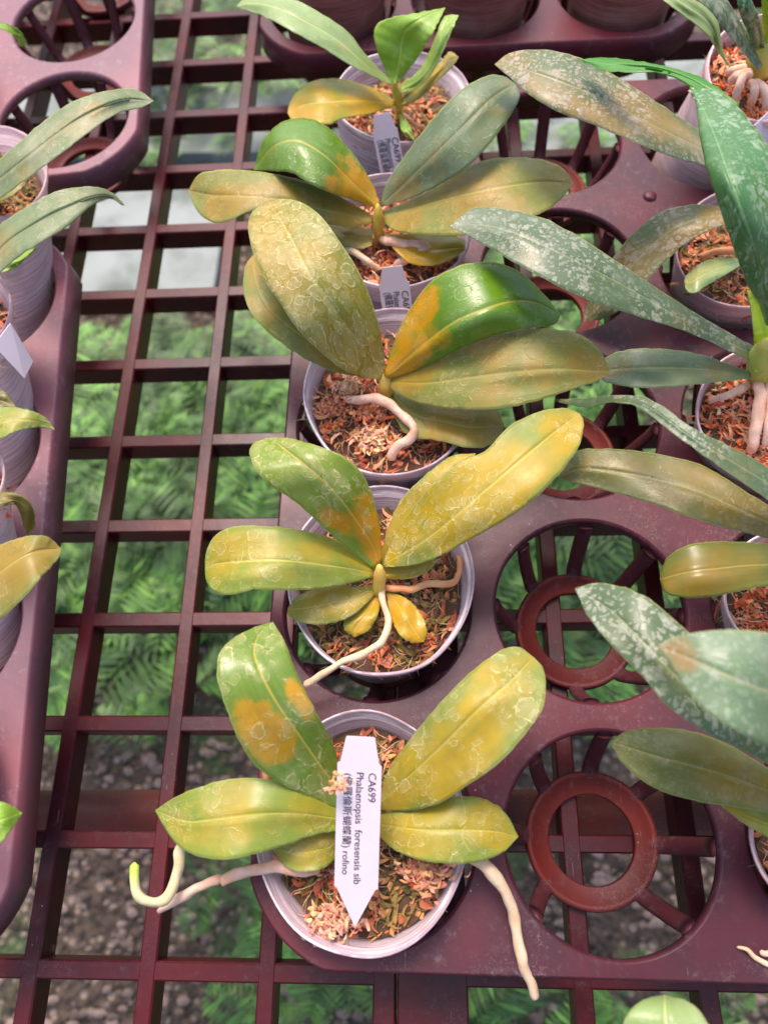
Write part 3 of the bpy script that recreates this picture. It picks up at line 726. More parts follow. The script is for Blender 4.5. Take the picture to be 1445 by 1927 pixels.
make_stem(p, [(728, 760, .045), (727, 745, .054), (726, 728, .062), (726, 712, .067), (727, 702, .070)], [.0034, .0034, .0034, .0032, .0026], M_STEMP)
make_root(p, [(652, 754, .055), (680, 752, .061), (712, 750, .063), (742, 768, .063), (768, 792, .063), (779, 810, .062), (768, 828, .060), (745, 843, .058), (732, 868, .053)], [.0017, .0022, .0022, .0021, .0022], M_ROOTP)
# --- second orchid
b = mw(0, 3); p = plant('orchid with wide grey-green leaves and upright yellow stem, second from top in middle row', b)
make_pot(p, (745, 432), 141, 110, .064, b, M_POT, soil=.013, cols=MC_RUST, flakes=550, wob=.022)
make_leaf(p, [(708, 392), (660, 375), (620, 362), (580, 344), (548, 325), (510, 322), (478, 320)], [(716, 382), (700, 345), (680, 310), (650, 272), (618, 240), (580, 222), (540, 226), (510, 245), (490, 275), (478, 320)],
  [(712, 388), (660, 340), (610, 292), (560, 265), (515, 275), (478, 320)], (.074, .090, .106, .106, .088), mat='green', arch=.0045, label='glossy green leaf curving down at its tip')
make_leaf(p, [(700, 462), (675, 468), (640, 460), (612, 440), (602, 425)], [(702, 430), (660, 424), (630, 422), (602, 425)], None, (.062, .066, .066), mat='olive')
make_leaf(p, [(702, 420), (660, 427), (610, 421), (560, 407), (510, 398), (470, 398), (430, 416), (400, 418), (372, 398), (355, 358)], [(702, 406), (650, 375), (600, 350), (540, 332), (480, 322), (420, 319), (375, 328), (355, 358)],
  [(702, 413), (620, 398), (540, 378), (460, 370), (400, 368), (355, 358)], (.070, .084, .094, .094, .080), mat='olive', wav=.002, roll=-.002)
make_leaf(p, [(720, 440), (770, 441), (830, 442), (872, 450), (875, 470)], [(725, 450), (750, 478), (775, 497), (810, 500), (845, 490), (875, 470)], None, (.062, .066, .064), mat='orange')
make_leaf(p, [(722, 398), (780, 372), (830, 345), (900, 305), (960, 296), (1020, 300), (1060, 318), (1078, 345)], [(722, 418), (745, 435), (800, 442), (870, 442), (950, 430), (1010, 405), (1050, 380), (1078, 345)],
  [(722, 408), (800, 385), (880, 365), (960, 350), (1020, 343), (1078, 345)], (.070, .082, .094, .096, .088), mat='olive')
make_leaf(p, [(716, 385), (722, 360), (735, 331), (770, 281), (820, 216), (871, 166), (916, 143), (946, 143), (968, 156)], [(720, 388), (770, 374), (820, 351), (871, 321), (921, 271), (961, 216), (978, 181), (968, 156)],
  [(718, 386), (790, 318), (860, 250), (920, 190), (968, 156)], (.074, .090, .106, .114, .110), mat='teal', roll=.002, label='broad blue-green leaf with brown midrib')
make_stem(p, [(716, 465, .050), (715, 448, .058), (712, 425, .066), (711, 400, .073), (711, 382, .077)], [.0024, .0026, .0027, .0027, .0022])
make_root(p, [(714, 450, .060), (745, 456, .064), (785, 461, .066), (801, 464, .066), (788, 478, .064), (762, 490, .060), (742, 500, .055)], [.0020, .0021, .0021, .0020, .0018], M_ROOTP)
make_root(p, [(645, 468, .060), (672, 478, .062), (692, 492, .060), (715, 508, .055)], [.0018, .0018, .0016])
# --- first orchid
b = mw(0, 4); p = plant('small orchid with an orange leaf and upright lime leaf, topmost of the middle row', b)
make_pot(p, (757, 181), 130, 86, .064, b, M_POT, soil=.013, cols=MC_MIX, flakes=500)
make_leaf(p, [(738, 160), (715, 150), (694, 140), (655, 120), (611, 92), (555, 62), (500, 33), (445, 12)], [(738, 154), (705, 120), (683, 96), (655, 60), (611, 29), (553, -2), (505, -15), (465, -8), (445, 12)], None, (.085, .10, .112, .116, .108), mat='pale')
make_leaf(p, [(756, 184), (790, 150), (830, 115), (845, 97), (863, 107)], [(756, 200), (790, 185), (825, 150), (850, 127), (863, 107)], None, (.074, .082, .088), mat='gold')
make_leaf(p, [(752, 160), (790, 130), (815, 80), (835, 32), (863, 28)], [(754, 175), (790, 162), (820, 125), (845, 70), (863, 28)], None, (.078, .09, .10, .105), mat='fresh')
make_leaf(p, [(736, 155), (715, 110), (704, 70), (710, 45), (740, 32), (785, 24), (838, 14)], [(750, 156), (770, 130), (795, 95), (818, 55), (838, 14)],
  [(743, 156), (752, 110), (760, 65), (785, 38), (838, 14)], (.084, .098, .112, .112), mat='fresh')
make_leaf(p, [(744, 198), (700, 213), (650, 222), (615, 235), (585, 226), (555, 230), (541, 213)], [(744, 190), (700, 165), (640, 148), (590, 152), (560, 170), (545, 195), (541, 213)], [(744, 194), (680, 190), (620, 192), (570, 198), (541, 213)], (.072, .086, .092, .086), mat='orange', label='orange leaf reaching left')
make_leaf(p, [(757, 212), (772, 238), (780, 264)], [(750, 216), (757, 248), (780, 264)], None, (.066, .068, .066), mat='fresh')
make_stem(p, [(752, 222, .056), (751, 205, .066), (747, 180, .076), (743, 158, .084), (742, 152, .086)], [.0022, .0024, .0024, .0024, .0018])
make_root(p, [(750, 208, .064), (765, 222, .064), (782, 235, .062), (800, 243, .058)], [.0013], M_ROOTO)

# --- right column, by the pot with the two-lobed label
b = mw(2, 3); p = plant('orchid in brownish pot at right, brown speckled leaves, small pale leaf over its rim', b)
make_pot(p, (1400, 466), 130, 114, .062, b, M_POT2, soil=.013, cols=MC_MIX, flakes=450)
make_leaf(p, [(1400, 430), (1357, 425), (1300, 452), (1255, 488), (1220, 525), (1180, 572), (1140, 598), (1098, 605)], [(1400, 395), (1340, 386), (1290, 386), (1240, 400), (1195, 435), (1160, 475), (1130, 520), (1105, 565), (1098, 605)], None, (.088, .088, .080, .066, .050), mat='dotsb')
make_leaf(p, [(1397, 497), (1360, 520), (1325, 540), (1305, 552), (1290, 545), (1287, 530)], [(1397, 485), (1340, 487), (1310, 500), (1291, 518), (1287, 530)], None, (.070, .074, .074, .072), mat='pale')
make_leaf(p, [(1400, 330), (1325, 312), (1250, 290), (1180, 262), (1120, 236), (1060, 215), (1005, 185), (965, 152), (930, 121)], [(1400, 290), (1320, 247), (1240, 195), (1170, 150), (1110, 117), (1060, 99), (1010, 93), (960, 99), (930, 121)], None, (.10, .115, .125, .13, .125), mat='dotsb', label='long brown-green leaf with pale mineral spots')
make_stem(p, [(1412, 470, .050), (1410, 440, .066), (1405, 400, .086), (1402, 330, .10)], [.0045, .0045, .004, .003], M_STEMG)
make_root(p, [(1400, 470, .058), (1375, 472, .060), (1340, 476, .060), (1315, 484, .057)], [.0016, .0017, .0016], M_ROOTO)
# --- right column, red moss
b = mw(2, 2); p = plant('orchid over bright red moss at right, broad upright green leaf dotted white', b)
make_pot(p, (1437, 768), 128, 118, .066, b, M_POTP, soil=.011, cols=MC_RED, flakes=500)
make_leaf(p, [(1412, 712), (1340, 720), (1270, 727), (1210, 730), (1150, 722), (1115, 703)], [(1412, 700), (1370, 685), (1310, 665), (1240, 656), (1180, 658), (1140, 672), (1115, 703)], None, (.076, .082, .082, .072), mat='teal')
make_leaf(p, [(1435, 690), (1380, 665), (1300, 627), (1200, 595), (1100, 562), (1000, 512), (940, 477), (880, 443), (846, 425)], [(1435, 660), (1400, 642), (1330, 602), (1240, 545), (1150, 485), (1080, 440), (1020, 410), (950, 393), (890, 392), (846, 425)],
  [(1435, 675), (1300, 610), (1150, 525), (1000, 452), (920, 425), (846, 425)], (.080, .10, .118, .124, .118), mat='dots', label='long dark speckled leaf reaching far to the left')
make_leaf(p, [(1385, 222), (1330, 188), (1290, 158), (1240, 138), (1180, 136), (1130, 131), (1093, 112)], [(1390, 195), (1340, 158), (1300, 138), (1240, 122), (1180, 112), (1130, 108), (1093, 112)], None, (.150, .148, .142, .136), mat='under', label='bright green folded leaf behind the broad one')
make_leaf(p, [(1420, 700), (1418, 640), (1413, 590), (1405, 545)], [(1480, 700), (1475, 620), (1450, 560), (1405, 545)], None, (.080, .092, .104), mat='sheath')
make_leaf(p, [(1440, 610), (1427, 571), (1407, 537), (1385, 481), (1362, 419), (1345, 365), (1327, 312), (1314, 245), (1308, 190), (1297, 163)], [(1510, 640), (1510, 500), (1485, 380), (1460, 300), (1432, 256), (1396, 209), (1352, 172), (1322, 160), (1297, 163)],
  [(1465, 620), (1440, 540), (1410, 440), (1370, 330), (1345, 260), (1322, 205), (1297, 163)], (.100, .125, .148, .160, .156, .148), mat='dotsg', arch=.004, label='broad green leaf dotted white, tip pointing up left')
make_stem(p, [(1428, 720, .060), (1430, 705, .070), (1434, 680, .080), (1440, 640, .095)], [.0050, .0058, .0058, .005], M_STEMG)
make_root(p, [(1424, 715, .070), (1430, 745, .072), (1424, 790, .070), (1416, 835, .064), (1412, 850, .058)], [.0024, .0026, .0024, .0022], M_ROOTP)
make_root(p, [(1412, 722, .068), (1385, 735, .070), (1355, 748, .067), (1332, 755, .062)], [.0016, .0017, .0016], M_ROOTP)
make_root(p, [(1440, 715, .070), (1448, 750, .072), (1444, 800, .070), (1440, 840, .064)], [.0020], M_ROOTP)
# --- right column, third
b = mw(2, 1); p = plant('orchid at right edge with dark olive and bronze leaves above the upper empty hole', b)
make_pot(p, (1482, 1112), 122, 120, .066, b, M_POTP, soil=.011, cols=MC_RED, flakes=350)
make_leaf(p, [(1500, 1025), (1445, 1013), (1322, 981), (1221, 946), (1121, 918), (1051, 900)], [(1500, 985), (1445, 951), (1397, 921), (1322, 876), (1246, 856), (1171, 846), (1096, 846), (1062, 868), (1051, 900)], None, (.090, .092, .090, .082), mat='dark')
make_leaf(p, [(1500, 985), (1445, 941), (1404, 913), (1348, 874), (1292, 835), (1250, 803), (1222, 781), (1190, 763), (1152, 758), (1096, 766), (1043, 755)], [(1500, 910), (1445, 879), (1404, 856), (1348, 828), (1292, 798), (1250, 767), (1208, 746), (1152, 744), (1096, 750), (1043, 751)], None, (.105, .118, .120, .110, .084), mat='dots')
make_leaf(p, [(1500, 1095), (1445, 1102), (1400, 1110), (1340, 1123), (1280, 1124), (1250, 1113), (1241, 1090)], [(1500, 1032), (1445, 1023), (1370, 1019), (1310, 1022), (1270, 1037), (1248, 1060), (1241, 1090)], None, (.09, .096, .096, .088), mat='bronze', label='bronze leaf')
make_stem(p, [(1490, 1110, .050), (1495, 1080, .072), (1500, 1020, .092)], [.005], M_STEMG)
# --- right column, fourth
b = mw(2, 0); p = plant('orchid at lower right edge with large grey-spotted leaves over the two empty holes', b)
make_pot(p, (1560, 1560), 152, 160, .062, b, M_POT2, soil=.012, cols=MC_MIX, flakes=150)
make_leaf(p, [(1520, 1600), (1445, 1576), (1400, 1550), (1355, 1515)], [(1520, 1530), (1445, 1528), (1400, 1518), (1355, 1515)], None, (.072, .076, .078), mat='gold')
make_leaf(p, [(1520, 1540), (1445, 1530), (1380, 1518), (1322, 1510), (1247, 1490), (1196, 1460), (1162, 1425), (1149, 1398)], [(1520, 1480), (1445, 1445), (1372, 1402), (1297, 1375), (1222, 1370), (1175, 1377), (1149, 1398)], None, (.084, .090, .090, .080), mat='dark', label='dark olive leaf with pointed tip')
make_leaf(p, [(1500, 1465), (1445, 1438), (1397, 1412), (1322, 1375), (1252, 1325), (1210, 1275), (1165, 1230), (1121, 1181), (1096, 1141), (1081, 1107)], [(1500, 1380), (1400, 1290), (1330, 1225), (1297, 1192), (1250, 1150), (1210, 1120), (1165, 1103), (1120, 1097), (1081, 1107)],
  [(1500, 1440), (1400, 1370), (1300, 1300), (1220, 1220), (1150, 1150), (1081, 1107)], (.105, .118, .126, .126, .116), mat='dots')
make_leaf(p, [(1520, 1420), (1445, 1405), (1390, 1378), (1330, 1340), (1290, 1295), (1262, 1250), (1238, 1215)], [(1520, 1200), (1445, 1190), (1390, 1185), (1330, 1187), (1280, 1196), (1255, 1204), (1238, 1215)], [(1520, 1330), (1400, 1285), (1300, 1240), (1238, 1215)], (.140, .156, .158, .150), mat='dotsl', label='broad spotted leaf, brown near its tip')
make_stem(p, [(1535, 1560, .050), (1530, 1500, .080), (1515, 1400, .13)], [.005], M_STEMG)
# --- right column, top
b = mw(2, 4); p = plant('orchid in pale pink pot in top right corner with a tangle of pink roots', b)
make_pot(p, (1442, 128), 112, 102, .088, (b[0], b[1]), M_POTP, soil=.012, cols=MC_RED, flakes=420, rbot=.030)
make_leaf(p, [(1374, 128), (1345, 90), (1332, 68), (1308, 46), (1250, 2), (1225, -20)], [(1378, 126), (1363, 106), (1356, 73), (1351, 42), (1336, 18), (1307, 0), (1260, -25), (1225, -20)], None, (.092, .112, .125, .13), mat='pale')
make_leaf(p, [(1425, 132), (1395, 95), (1365, 60), (1340, 25), (1310, -5), (1300, -30)], [(1434, 122), (1410, 72), (1390, 35), (1368, 0), (1350, -30), (1300, -30)], None, (.10, .118, .132, .138), mat='dots')
make_leaf(p, [(1415, 95), (1405, 60), (1390, 20), (1383, -20), (1390, -40)], [(1438, 90), (1432, 45), (1418, 10), (1405, -20), (1390, -40)], None, (.105, .125, .140, .145), mat='dotsg')
make_leaf(p, [(1430, 80), (1433, 30), (1433, -20), (1450, -40)], [(1475, 80), (1472, 0), (1465, -30), (1450, -40)], None, (.105, .125, .140), mat='sheath')
make_stem(p, [(1425, 140, .078), (1426, 125, .088), (1428, 100, .098), (1432, 80, .106)], [.0058, .0060, .0056, .005], M_STEMG)
for q in ([(1402, 126, .092), (1385, 132, .093), (1366, 138, .088)], [(1410, 134, .092), (1390, 142, .095), (1372, 154, .090)], [(1412, 140, .092), (1396, 148, .096), (1388, 168, .094), (1386, 188, .086)],
          [(1406, 156, .092), (1418, 160, .095), (1416, 180, .092), (1412, 195, .084)], [(1418, 155, .092), (1434, 166, .094), (1442, 190, .090), (1440, 205, .084)]):
    make_root(p, q, [.0019, .0021, .0019], M_ROOTP)

# --- left column
LO = Vector((hc.x, hc.y, 0))
b = lw(0, 3); p = plant('orchid at upper left edge with two long dusty leaves below the barred cups', b)
make_pot(p, (-8, 322), 98, 88, .080, b, M_POTP, soil=.012, cols=MC_MIX, flakes=300)
make_leaf(p, [(-40, 350), (0, 346), (35, 338), (62, 325)], [(-40, 390), (5, 378), (40, 355), (62, 325)], None, (.088, .09, .09), mat='olive')
make_leaf(p, [(-40, 345), (0, 300), (40, 265), (90, 222), (140, 190), (200, 171), (255, 168), (290, 190)], [(-40, 385), (0, 372), (40, 345), (80, 315), (130, 278), (180, 240), (225, 212), (265, 203), (290, 190)], None, (.10, .118, .128, .128, .116), mat='dusty', groove=.0018)
make_leaf(p, [(-40, 500), (0, 490), (30, 478), (68, 465)], [(-40, 530), (0, 515), (35, 500), (68, 465)], None, (.09, .092, .092), mat='fresh')
make_leaf(p, [(-40, 490), (0, 425), (50, 390), (100, 362), (150, 352), (190, 353), (215, 365), (236, 387)], [(-40, 560), (0, 515), (40, 480), (80, 455), (130, 425), (170, 390), (205, 374), (236, 387)], None, (.10, .115, .12, .118, .104), mat='dusty', groove=.0018)
make_stem(p, [(-20, 350, .068), (-25, 365, .085), (-40, 380, .10)], [.004], M_STEMG)
b = lw(0, 2); p = plant('orchid pot at the left edge wearing a white sticker on its side', b)
make_pot(p, (-62, 572), 84, 82, .084, b, M_POTP, soil=.012, cols=MC_RED, flakes=250, rbot=.030)
make_leaf(p, [(-60, 728), (0, 733), (20, 748), (33, 768)], [(-60, 780), (0, 772), (33, 768)], None, (.086, .09, .088), mat='dark')
make_leaf(p, [(-60, 775), (0, 766), (50, 770), (85, 785), (104, 808)], [(-60, 850), (0, 826), (30, 812), (70, 805), (104, 808)], None, (.09, .096, .094, .086), mat='lime')
make_stem(p, [(-80, 600, .07), (-85, 680, .085), (-80, 770, .09)], [.004], M_STEMG)
stick_parent = p
b = lw(0, 1); p = plant('orchid at the left edge with a curled-down green leaf above a large golden one', b)
make_pot(p, (-70, 885), 80, 88, .084, b, M_POTP, soil=.012, cols=MC_RED, flakes=200, rbot=.030)
make_leaf(p, [(-60, 925), (0, 925), (35, 930), (60, 950), (67, 980), (62, 1000), (50, 1006)], [(-60, 965), (0, 955), (25, 948), (38, 965), (44, 990), (50, 1006)], None, (.090, .096, .090, .076), mat='dark')
make_leaf(p, [(-50, 1040), (0, 1025), (50, 1009), (90, 1010), (116, 1032)], [(-50, 1200), (0, 1167), (40, 1130), (80, 1085), (110, 1052), (116, 1032)], [(-50, 1120), (0, 1078), (60, 1040), (116, 1032)], (.09, .100, .104, .096), mat='olive')
make_stem(p, [(-80, 900, .07), (-75, 940, .085), (-65, 1050, .09)], [.004], M_STEMG)
b = lw(0, 0); p = plant('orchid at the lower left edge with only one green leaf tip in frame', b)
make_pot(p, (-150, 1440), 130, 140, .060, b, M_POT2, soil=.012, cols=MC_MIX, flakes=100)
make_leaf(p, [(-100, 1495), (-40, 1500), (0, 1507), (25, 1517), (43, 1530)], [(-100, 1640), (-40, 1615), (0, 1587), (20, 1565), (43, 1530)], None, (.08, .09, .09, .082), mat='fresh')
make_stem(p, [(-140, 1460, .05), (-130, 1500, .07), (-110, 1560, .08)], [.004], M_STEMG)
b = lw(-1, 1, LO, lt2); p = plant('orchid in the top left tray with one small green leaf curling into frame', b)
make_pot(p, (-150, 80), 90, 70, .070, b, M_POT2, soil=.012, cols=MC_MIX, flakes=100)
make_leaf(p, [(-90, 60), (-40, 40), (0, 42), (35, 55), (52, 82)], [(-90, 75), (-40, 60), (0, 54), (26, 68), (40, 88), (52, 82)], None, (.085, .095, .09, .072), mat='fresh')
make_stem(p, [(-130, 90, .058), (-115, 80, .075), (-95, 68, .084)], [.004], M_STEMG)
# --- below the frame
b = U(1260, 2130, 0); p = plant('orchid below the tray, only a rounded pale leaf tip in the bottom of the frame', (b.x, b.y))
make_pot(p, (1260, 2140), 200, 160, .060, (b.x, b.y), M_POT, flakes=60, zb=.001)
make_leaf(p, [(1225, 2110), (1170, 2020), (1166, 1955), (1182, 1905), (1212, 1880), (1250, 1872)], [(1275, 2110), (1335, 2020), (1342, 1955), (1325, 1915), (1298, 1886), (1250, 1872)], None, (.068, .086, .092, .084), mat='pale')
make_stem(p, [(1250, 2130, .05), (1250, 2115, .066), (1250, 2100, .070)], [.004], M_STEMG)
# --- far pots
for k, (i, px, lab) in enumerate(((-2, 662, 'rust-stained pot of moss at the top edge, behind the topmost middle orchid'), (-1, 925, 'rust-stained pot of moss in the middle of the far tray at the top edge'), (0, 1165, 'rust-stained pot of moss at the right end of the far tray'))):
    bx = (fc.x - PT * .5 + i * PT, fc.y + PT * .5)
    t = thing('moss_pot', lab, 'pot', (bx[0], bx[1], 0), 'rust-stained pots in the far tray')
    c0 = Vector((bx[0], bx[1], .075))
    q = (c0 - Vector((0, 0, CH))); q = R3.transposed() @ q; X = 722.5 + FPX * q.x / -q.z; Y = 963.5 - FPX * q.y / -q.z
    make_pot(t, (X, Y), 118, 66, .075, bx, M_POT3, cols=MC_RUST, flakes=120, rbot=.030)

# ---------------------------------------------------------------- name tags
def text_mesh(body, size):
    cu = bpy.data.curves.new('lettering', 'FONT'); cu.body = body; cu.size = size; cu.extrude = .00004; cu.resolution_u = 3
    to = bpy.data.objects.new('lettering_source', cu); col.objects.link(to)
    bpy.context.view_layer.update()
    me = bpy.data.meshes.new_from_object(to.evaluated_get(bpy.context.evaluated_depsgraph_get()))
    bpy.data.objects.remove(to); return me
def frame_from(o, e, r):
    x = (e - o).normalized(); y = (r - o); y = (y - x * y.dot(x)).normalized(); z = x.cross(y)
    return x, y, z
def plant_tag(label, top, bot, wpx, z0, z1, full, lines, length_m=None):
    """top/bot: photo px of the tag's axis ends; text runs from top to bottom, letters' tops to the photo's right"""
    A = U(top[0], top[1], z0); B = U(bot[0], bot[1], z1)
    if length_m: B = A + (B - A).normalized() * length_m
    Rr = U(top[0] + wpx, top[1], z0)
    x = (B - A).normalized(); y = Rr - A; wd = y.length; y = (y - x * y.dot(x)).normalized(); z = x.cross(y)
    if z.dot(Vector((0, 0, CH)) - A) < 0: z = -z
    Ln = (B - A).length
    t = thing('plant_tag', label, 'plant tag', A, 'white name tags in the pots')
    hw = wd / 2
    # outline in (along, across): across + = photo right
    oc = [(0, -.62), (0, .62)]
    out = [(0.004, -.64), (0.0, -.58), (0.0, .58), (0.004, .66), (.125, .86), (.140, .90), (.148, 1.0), (full, 1.0), (full + .004, .88), (1.0, 0), (full + .004, -.88), (full - .004, -1.0), (.140, -1.0), (.132, -.88), (.112, -.84)]
    pts = [(a * Ln, c * hw) for a, c in out]
    n = len(pts); th = .0006
    def P(a, c, h): return x * a + y * c + z * h
    V = [P(a, c, 0) for a, c in pts] + [P(a, c, -th) for a, c in pts]
    F = [tuple(range(n)), tuple(range(2 * n - 1, n - 1, -1))] + [(i, n + i, n + (i + 1) % n, (i + 1) % n) for i in range(n)]
    o = mesh_obj('tag_blade', V, F, M_TAG, t, smooth=False)
    bm = bmesh.new(); bm.from_mesh(o.data); bmesh.ops.recalc_face_normals(bm, faces=bm.faces); bm.to_mesh(o.data); bm.free()
    for (body, along, across, size, span) in lines:
        me = text_mesh(body, 1.0)
        xsz = [v.co.x for v in me.vertices]; w0 = min(xsz); w1 = max(xsz)
        sx = span * Ln / (w1 - w0); sy = size * Ln
        for v in me.vertices:
            q = v.co.copy(); v.co = P(along * Ln + (q.x - w0) * sx, across * hw + q.y * sy, .00012 + q.z * .5)
        me.materials.clear(); me.materials.append(M_INK)
        lo = bpy.data.objects.new('lettering', me); col.objects.link(lo); lo.parent = t
    return t
L1, L2, L3 = 'CA699', 'Phalaenopsis  foresensis sib', '(佛羅倫斯蝴蝶蘭) rofino'
plant_tag('white name tag lying over the crown of the bottom orchid, clear black writing', (678, 1387), (668, 1745), 84, .094, .062, .79,
   [(L1, .183, .42, .056, .150), (L2, .183, -.12, .053, .585), (L3, .190, -.66, .050, .530)])
plant_tag('white name tag leaning on the near rim of the second pot from the top', (737, 502), (741, 532), 58, .0765, .0700, .80,
   [(L1, .22, .42, .085, .22), (L2, .22, -.14, .08, .57), (L3, .22, -.72, .085, .52)], .055)
plant_tag('small white name tag leaning on the near rim of the topmost middle pot', (718, 214), (727, 262), 48, .0815, .0710, .80,
   [(L1, .22, .42, .085, .22), (L2, .22, -.14, .08, .57), (L3, .22, -.72, .085, .52)], .055)

# sticker / label on side pots
def side_label(name, label, quad):
    P = [U(*q) for q in quad]; c = sum(P, Vector()) / 4
    t = bpy.data.meshes.new(name)
    n = (P[1] - P[0]).cross(P[3] - P[0]).normalized()
    if n.dot(Vector((0, 0, CH)) - c) < 0: n = -n
    V = [p - c + n * .0005 for p in P] + [p - c - n * .0003 for p in P]
    F = [(0, 1, 2, 3), (7, 6, 5, 4), (0, 4, 5, 1), (1, 5, 6, 2), (2, 6, 7, 3), (3, 7, 4, 0)]
    o = mesh_obj(name, V, F, M_TAG, None, smooth=False); o.location = c
    bm = bmesh.new(); bm.from_mesh(o.data); bmesh.ops.recalc_face_normals(bm, faces=bm.faces); bm.to_mesh(o.data); bm.free()
    return setp(o, label, 'plant tag', 'white name tags in the pots')
side_label('plant_tag', 'white tag standing slanted against the left edge pot with the red moss', [(20, 608, .090), (62, 680, .074), (46, 712, .074), (-12, 650, .090)])
side_label('plant_tag', 'pink-white tag slanting down the side of the top right pot', [(1450, 205, .090), (1470, 275, .07), (1435, 300, .07), (1418, 236, .088)])

# dry root scrap on the tray
V, F, UV = tube([U(1385, 1782, ZT + .001), U(1405, 1787, ZT + .0018), U(1420, 1802, ZT + .001), U(1450, 1818, ZT + .001)], [.0005, .0008, .0009, .0010], 8, 24)
setp(mesh_obj('dry_root', V, F, M_ROOT, uvs=UV), 'thin dry root scrap lying on the tray in the lower right corner', 'root scrap')
V, F, UV = tube([U(1428, 1790, ZT + .001), U(1440, 1795, ZT + .002), U(1460, 1790, ZT + .001)], [.0010], 8, 12)
setp(mesh_obj('dry_root', V, F, M_ROOTP, uvs=UV), 'short pink root scrap on the tray at the right edge', 'root scrap')

# ---------------------------------------------------------------- ground under the bench
GZ = -.62
def ground_mat():
    t = NT('soil_and_litter'); co = t.coord()
    n1 = t.noise(co, 7, 6, .65); n2 = t.noise(co, 60, 6, .7)
    vo = t.n('ShaderNodeTexVoronoi'); t.put(vo.inputs['Vector'], co); vo.inputs['Scale'].default_value = 95
    sp = t.n('ShaderNodeSeparateColor'); t.t.links.new(vo.outputs['Color'], sp.inputs[0])
    c = t.mix(t.ramp(n2, .35, .65), (.045, .03, .022), (.15, .105, .075))
    c = t.mix(t.math('MULTIPLY', t.ramp(sp.outputs[0], .55, .7), t.ramp(vo.outputs['Distance'], .5, .3)), c, (.34, .26, .20))
    c = t.mix(t.math('MULTIPLY', t.ramp(n1, .5, .62), .7), c, (.05, .12, .03))
    t.put(t.b.inputs['Base Color'], c); t.b.inputs['Roughness'].default_value = .9
    t.bump(t.math('ADD', n2, vo.outputs['Distance']), .8, .02)
    return t.m
V = [(-12, -12, GZ), (12, -12, GZ), (12, 12, GZ), (-12, 12, GZ)]
setp(mesh_obj('ground', V, [(0, 1, 2, 3)], ground_mat(), smooth=False), kind='structure')
def slab(name, pts, z0, z1, mat, kind='structure'):
    n = len(pts); V = [(p[0], p[1], z1) for p in pts] + [(p[0], p[1], z0) for p in pts]
    F = [tuple(range(n)), tuple(range(2 * n - 1, n - 1, -1))] + [(i, n + i, n + (i + 1) % n, (i + 1) % n) for i in range(n)]
    return setp(mesh_obj(name, V, F, mat, smooth=False), kind=kind)
M_CONC = flat_mat('pale_concrete', (.30, .33, .31), .85, .3, 9, (.12, .15, .12))
a1, a2, a3, a4 = U(-400, 600, GZ), U(410, 575, GZ), U(440, 372, GZ), U(-400, 350, GZ)
slab('path', [(a.x, a.y) for a in (a1, a2, a3, a4)], GZ - .1, GZ + .03, M_CONC)
a1, a2, a3, a4 = U(900, 330, GZ), U(1600, 330, GZ), U(1700, 120, GZ), U(900, 120, GZ)
slab('path', [(a.x, a.y) for a in (a1, a2, a3, a4)], GZ - .1, GZ + .03, M_CONC)
a1, a2, a3, a4 = U(-300, 320, GZ), U(700, 310, GZ), U(750, 190, GZ), U(-300, 190, GZ)
slab('path', [(a.x, a.y) for a in (a1, a2, a3, a4)], GZ - .1, GZ + .03, M_CONC)

def fern_mat():
    t = NT('fern_green'); oi = t.n('ShaderNodeNewGeometry').outputs['Random Per Island']
    c = t.mix(oi, (.035, .13, .015), (.20, .44, .06))
    c = t.mix(t.ramp(t.noise(t.coord(), 9, 4, .6), .42, .62, .75, 0), c, (.012, .035, .008))  # large dark noise patches: shadow among the clumps, painted into the green
    t.put(t.b.inputs['Base Color'], c); t.b.inputs['Roughness'].default_value = .5
    return t.m
V, F = [], []
rg = random.Random(5)
def frond(c, az, ln, lift):
    d = Vector((math.cos(az), math.sin(az), 0)); s = Vector((-math.sin(az), math.cos(az), 0))
    n = 13
    for i in range(1, n):
        t = i / n; p = c + d * ln * t + Vector((0, 0, lift * math.sin(t * 2.4)))
        w_ = ln * rg.uniform(.22, .42) * math.sin(math.pi * min(1, t * .9 + .12)) + .004
        for sg in (-1, 1):
            tip = p + s * sg * w_ + d * w_ * .45 + Vector((0, 0, -w_ * .25))
            hw = ln * rg.uniform(.02, .045)
            b = len(V); mid = (p + tip) / 2
            V.extend([p - d * hw * .5, mid - d * hw, tip, mid + d * hw])
            F.append((b, b + 1, b + 2, b + 3))
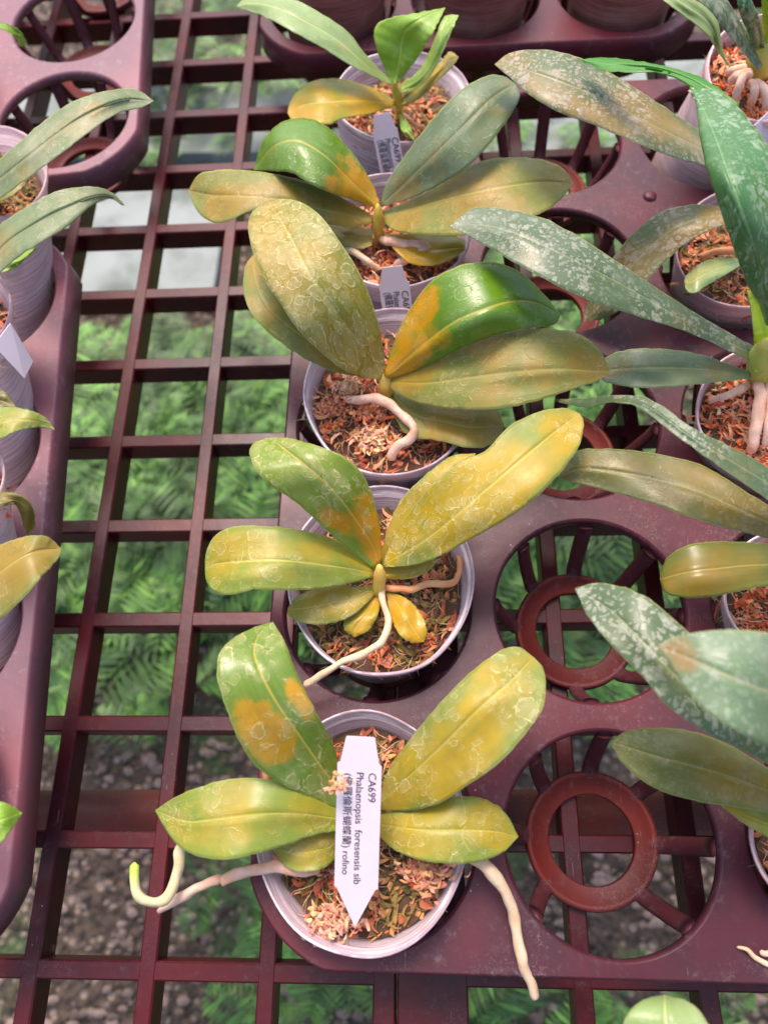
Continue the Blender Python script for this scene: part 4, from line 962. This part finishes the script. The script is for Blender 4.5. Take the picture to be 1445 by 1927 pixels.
def zone(x0, x1, y0, y1, n, zmax=.12, l=(.05, .14)):
    for _ in range(n):
        px, py = rg.uniform(x0, x1), rg.uniform(y0, y1); c = U(px, py, GZ + rg.uniform(.01, zmax))
        for k in range(rg.randint(3, 6)): frond(c, rg.uniform(0, 6.28), rg.uniform(*l), rg.uniform(.01, .06))
zone(60, 620, 700, 1130, 170, zmax=.07, l=(.04, .11)); zone(-100, 620, 1050, 1300, 16, zmax=.05); zone(380, 640, 1640, 1780, 7, l=(.03, .08)); zone(500, 600, 1880, 1927, 4, l=(.03, .08)); zone(60, 300, 1250, 1450, 5, l=(.03, .07))
zone(950, 1300, 900, 1200, 26); zone(150, 640, 230, 300, 12, zmax=.04, l=(.04, .08)); zone(900, 1300, 240, 340, 14, zmax=.04, l=(.04, .08)); zone(900, 1300, 420, 500, 10, zmax=.04); zone(250, 640, 40, 200, 26, l=(.05, .12)); zone(950, 1150, 420, 900, 40)
zone(180, 450, 640, 700, 8, zmax=.03, l=(.04, .07)); zone(700, 1445, 1840, 1927, 8, l=(.04, .09)); zone(640, 950, 400, 1000, 40)
fo = mesh_obj('ferns', V, F, fern_mat(), smooth=False)
setp(fo, 'bright green ferns growing on the ground below the bench', 'ferns', kind='stuff')
# stones and bark litter
def stone_mat():
    t = NT('pale_litter'); oi = t.n('ShaderNodeNewGeometry').outputs['Random Per Island']
    t.put(t.b.inputs['Base Color'], t.mix(oi, (.04, .028, .02), (.28, .20, .165))); t.b.inputs['Roughness'].default_value = .85
    return t.m
V, F = [], []
for _ in range(2600):
    px, py = rg.uniform(-100, 1500), rg.choice([rg.uniform(1150, 2000), rg.uniform(-50, 2000)]); c = U(px, py, GZ + .004)
    r = rg.uniform(.003, .010); b = len(V); az = rg.uniform(0, 3.14)
    k = 6
    V.append(c + Vector((0, 0, r * .6)))
    for i in range(k):
        a = az + 2 * math.pi * i / k; q = r * rg.uniform(.6, 1.1); V.append(c + Vector((math.cos(a) * q, math.sin(a) * q * .7, rg.uniform(0, r * .3))))
    for i in range(k): F.append((b, b + 1 + i, b + 1 + (i + 1) % k))
setp(mesh_obj('litter', V, F, stone_mat(), smooth=False), 'pale stones and bark litter scattered on the soil below the bench', 'litter', kind='stuff')
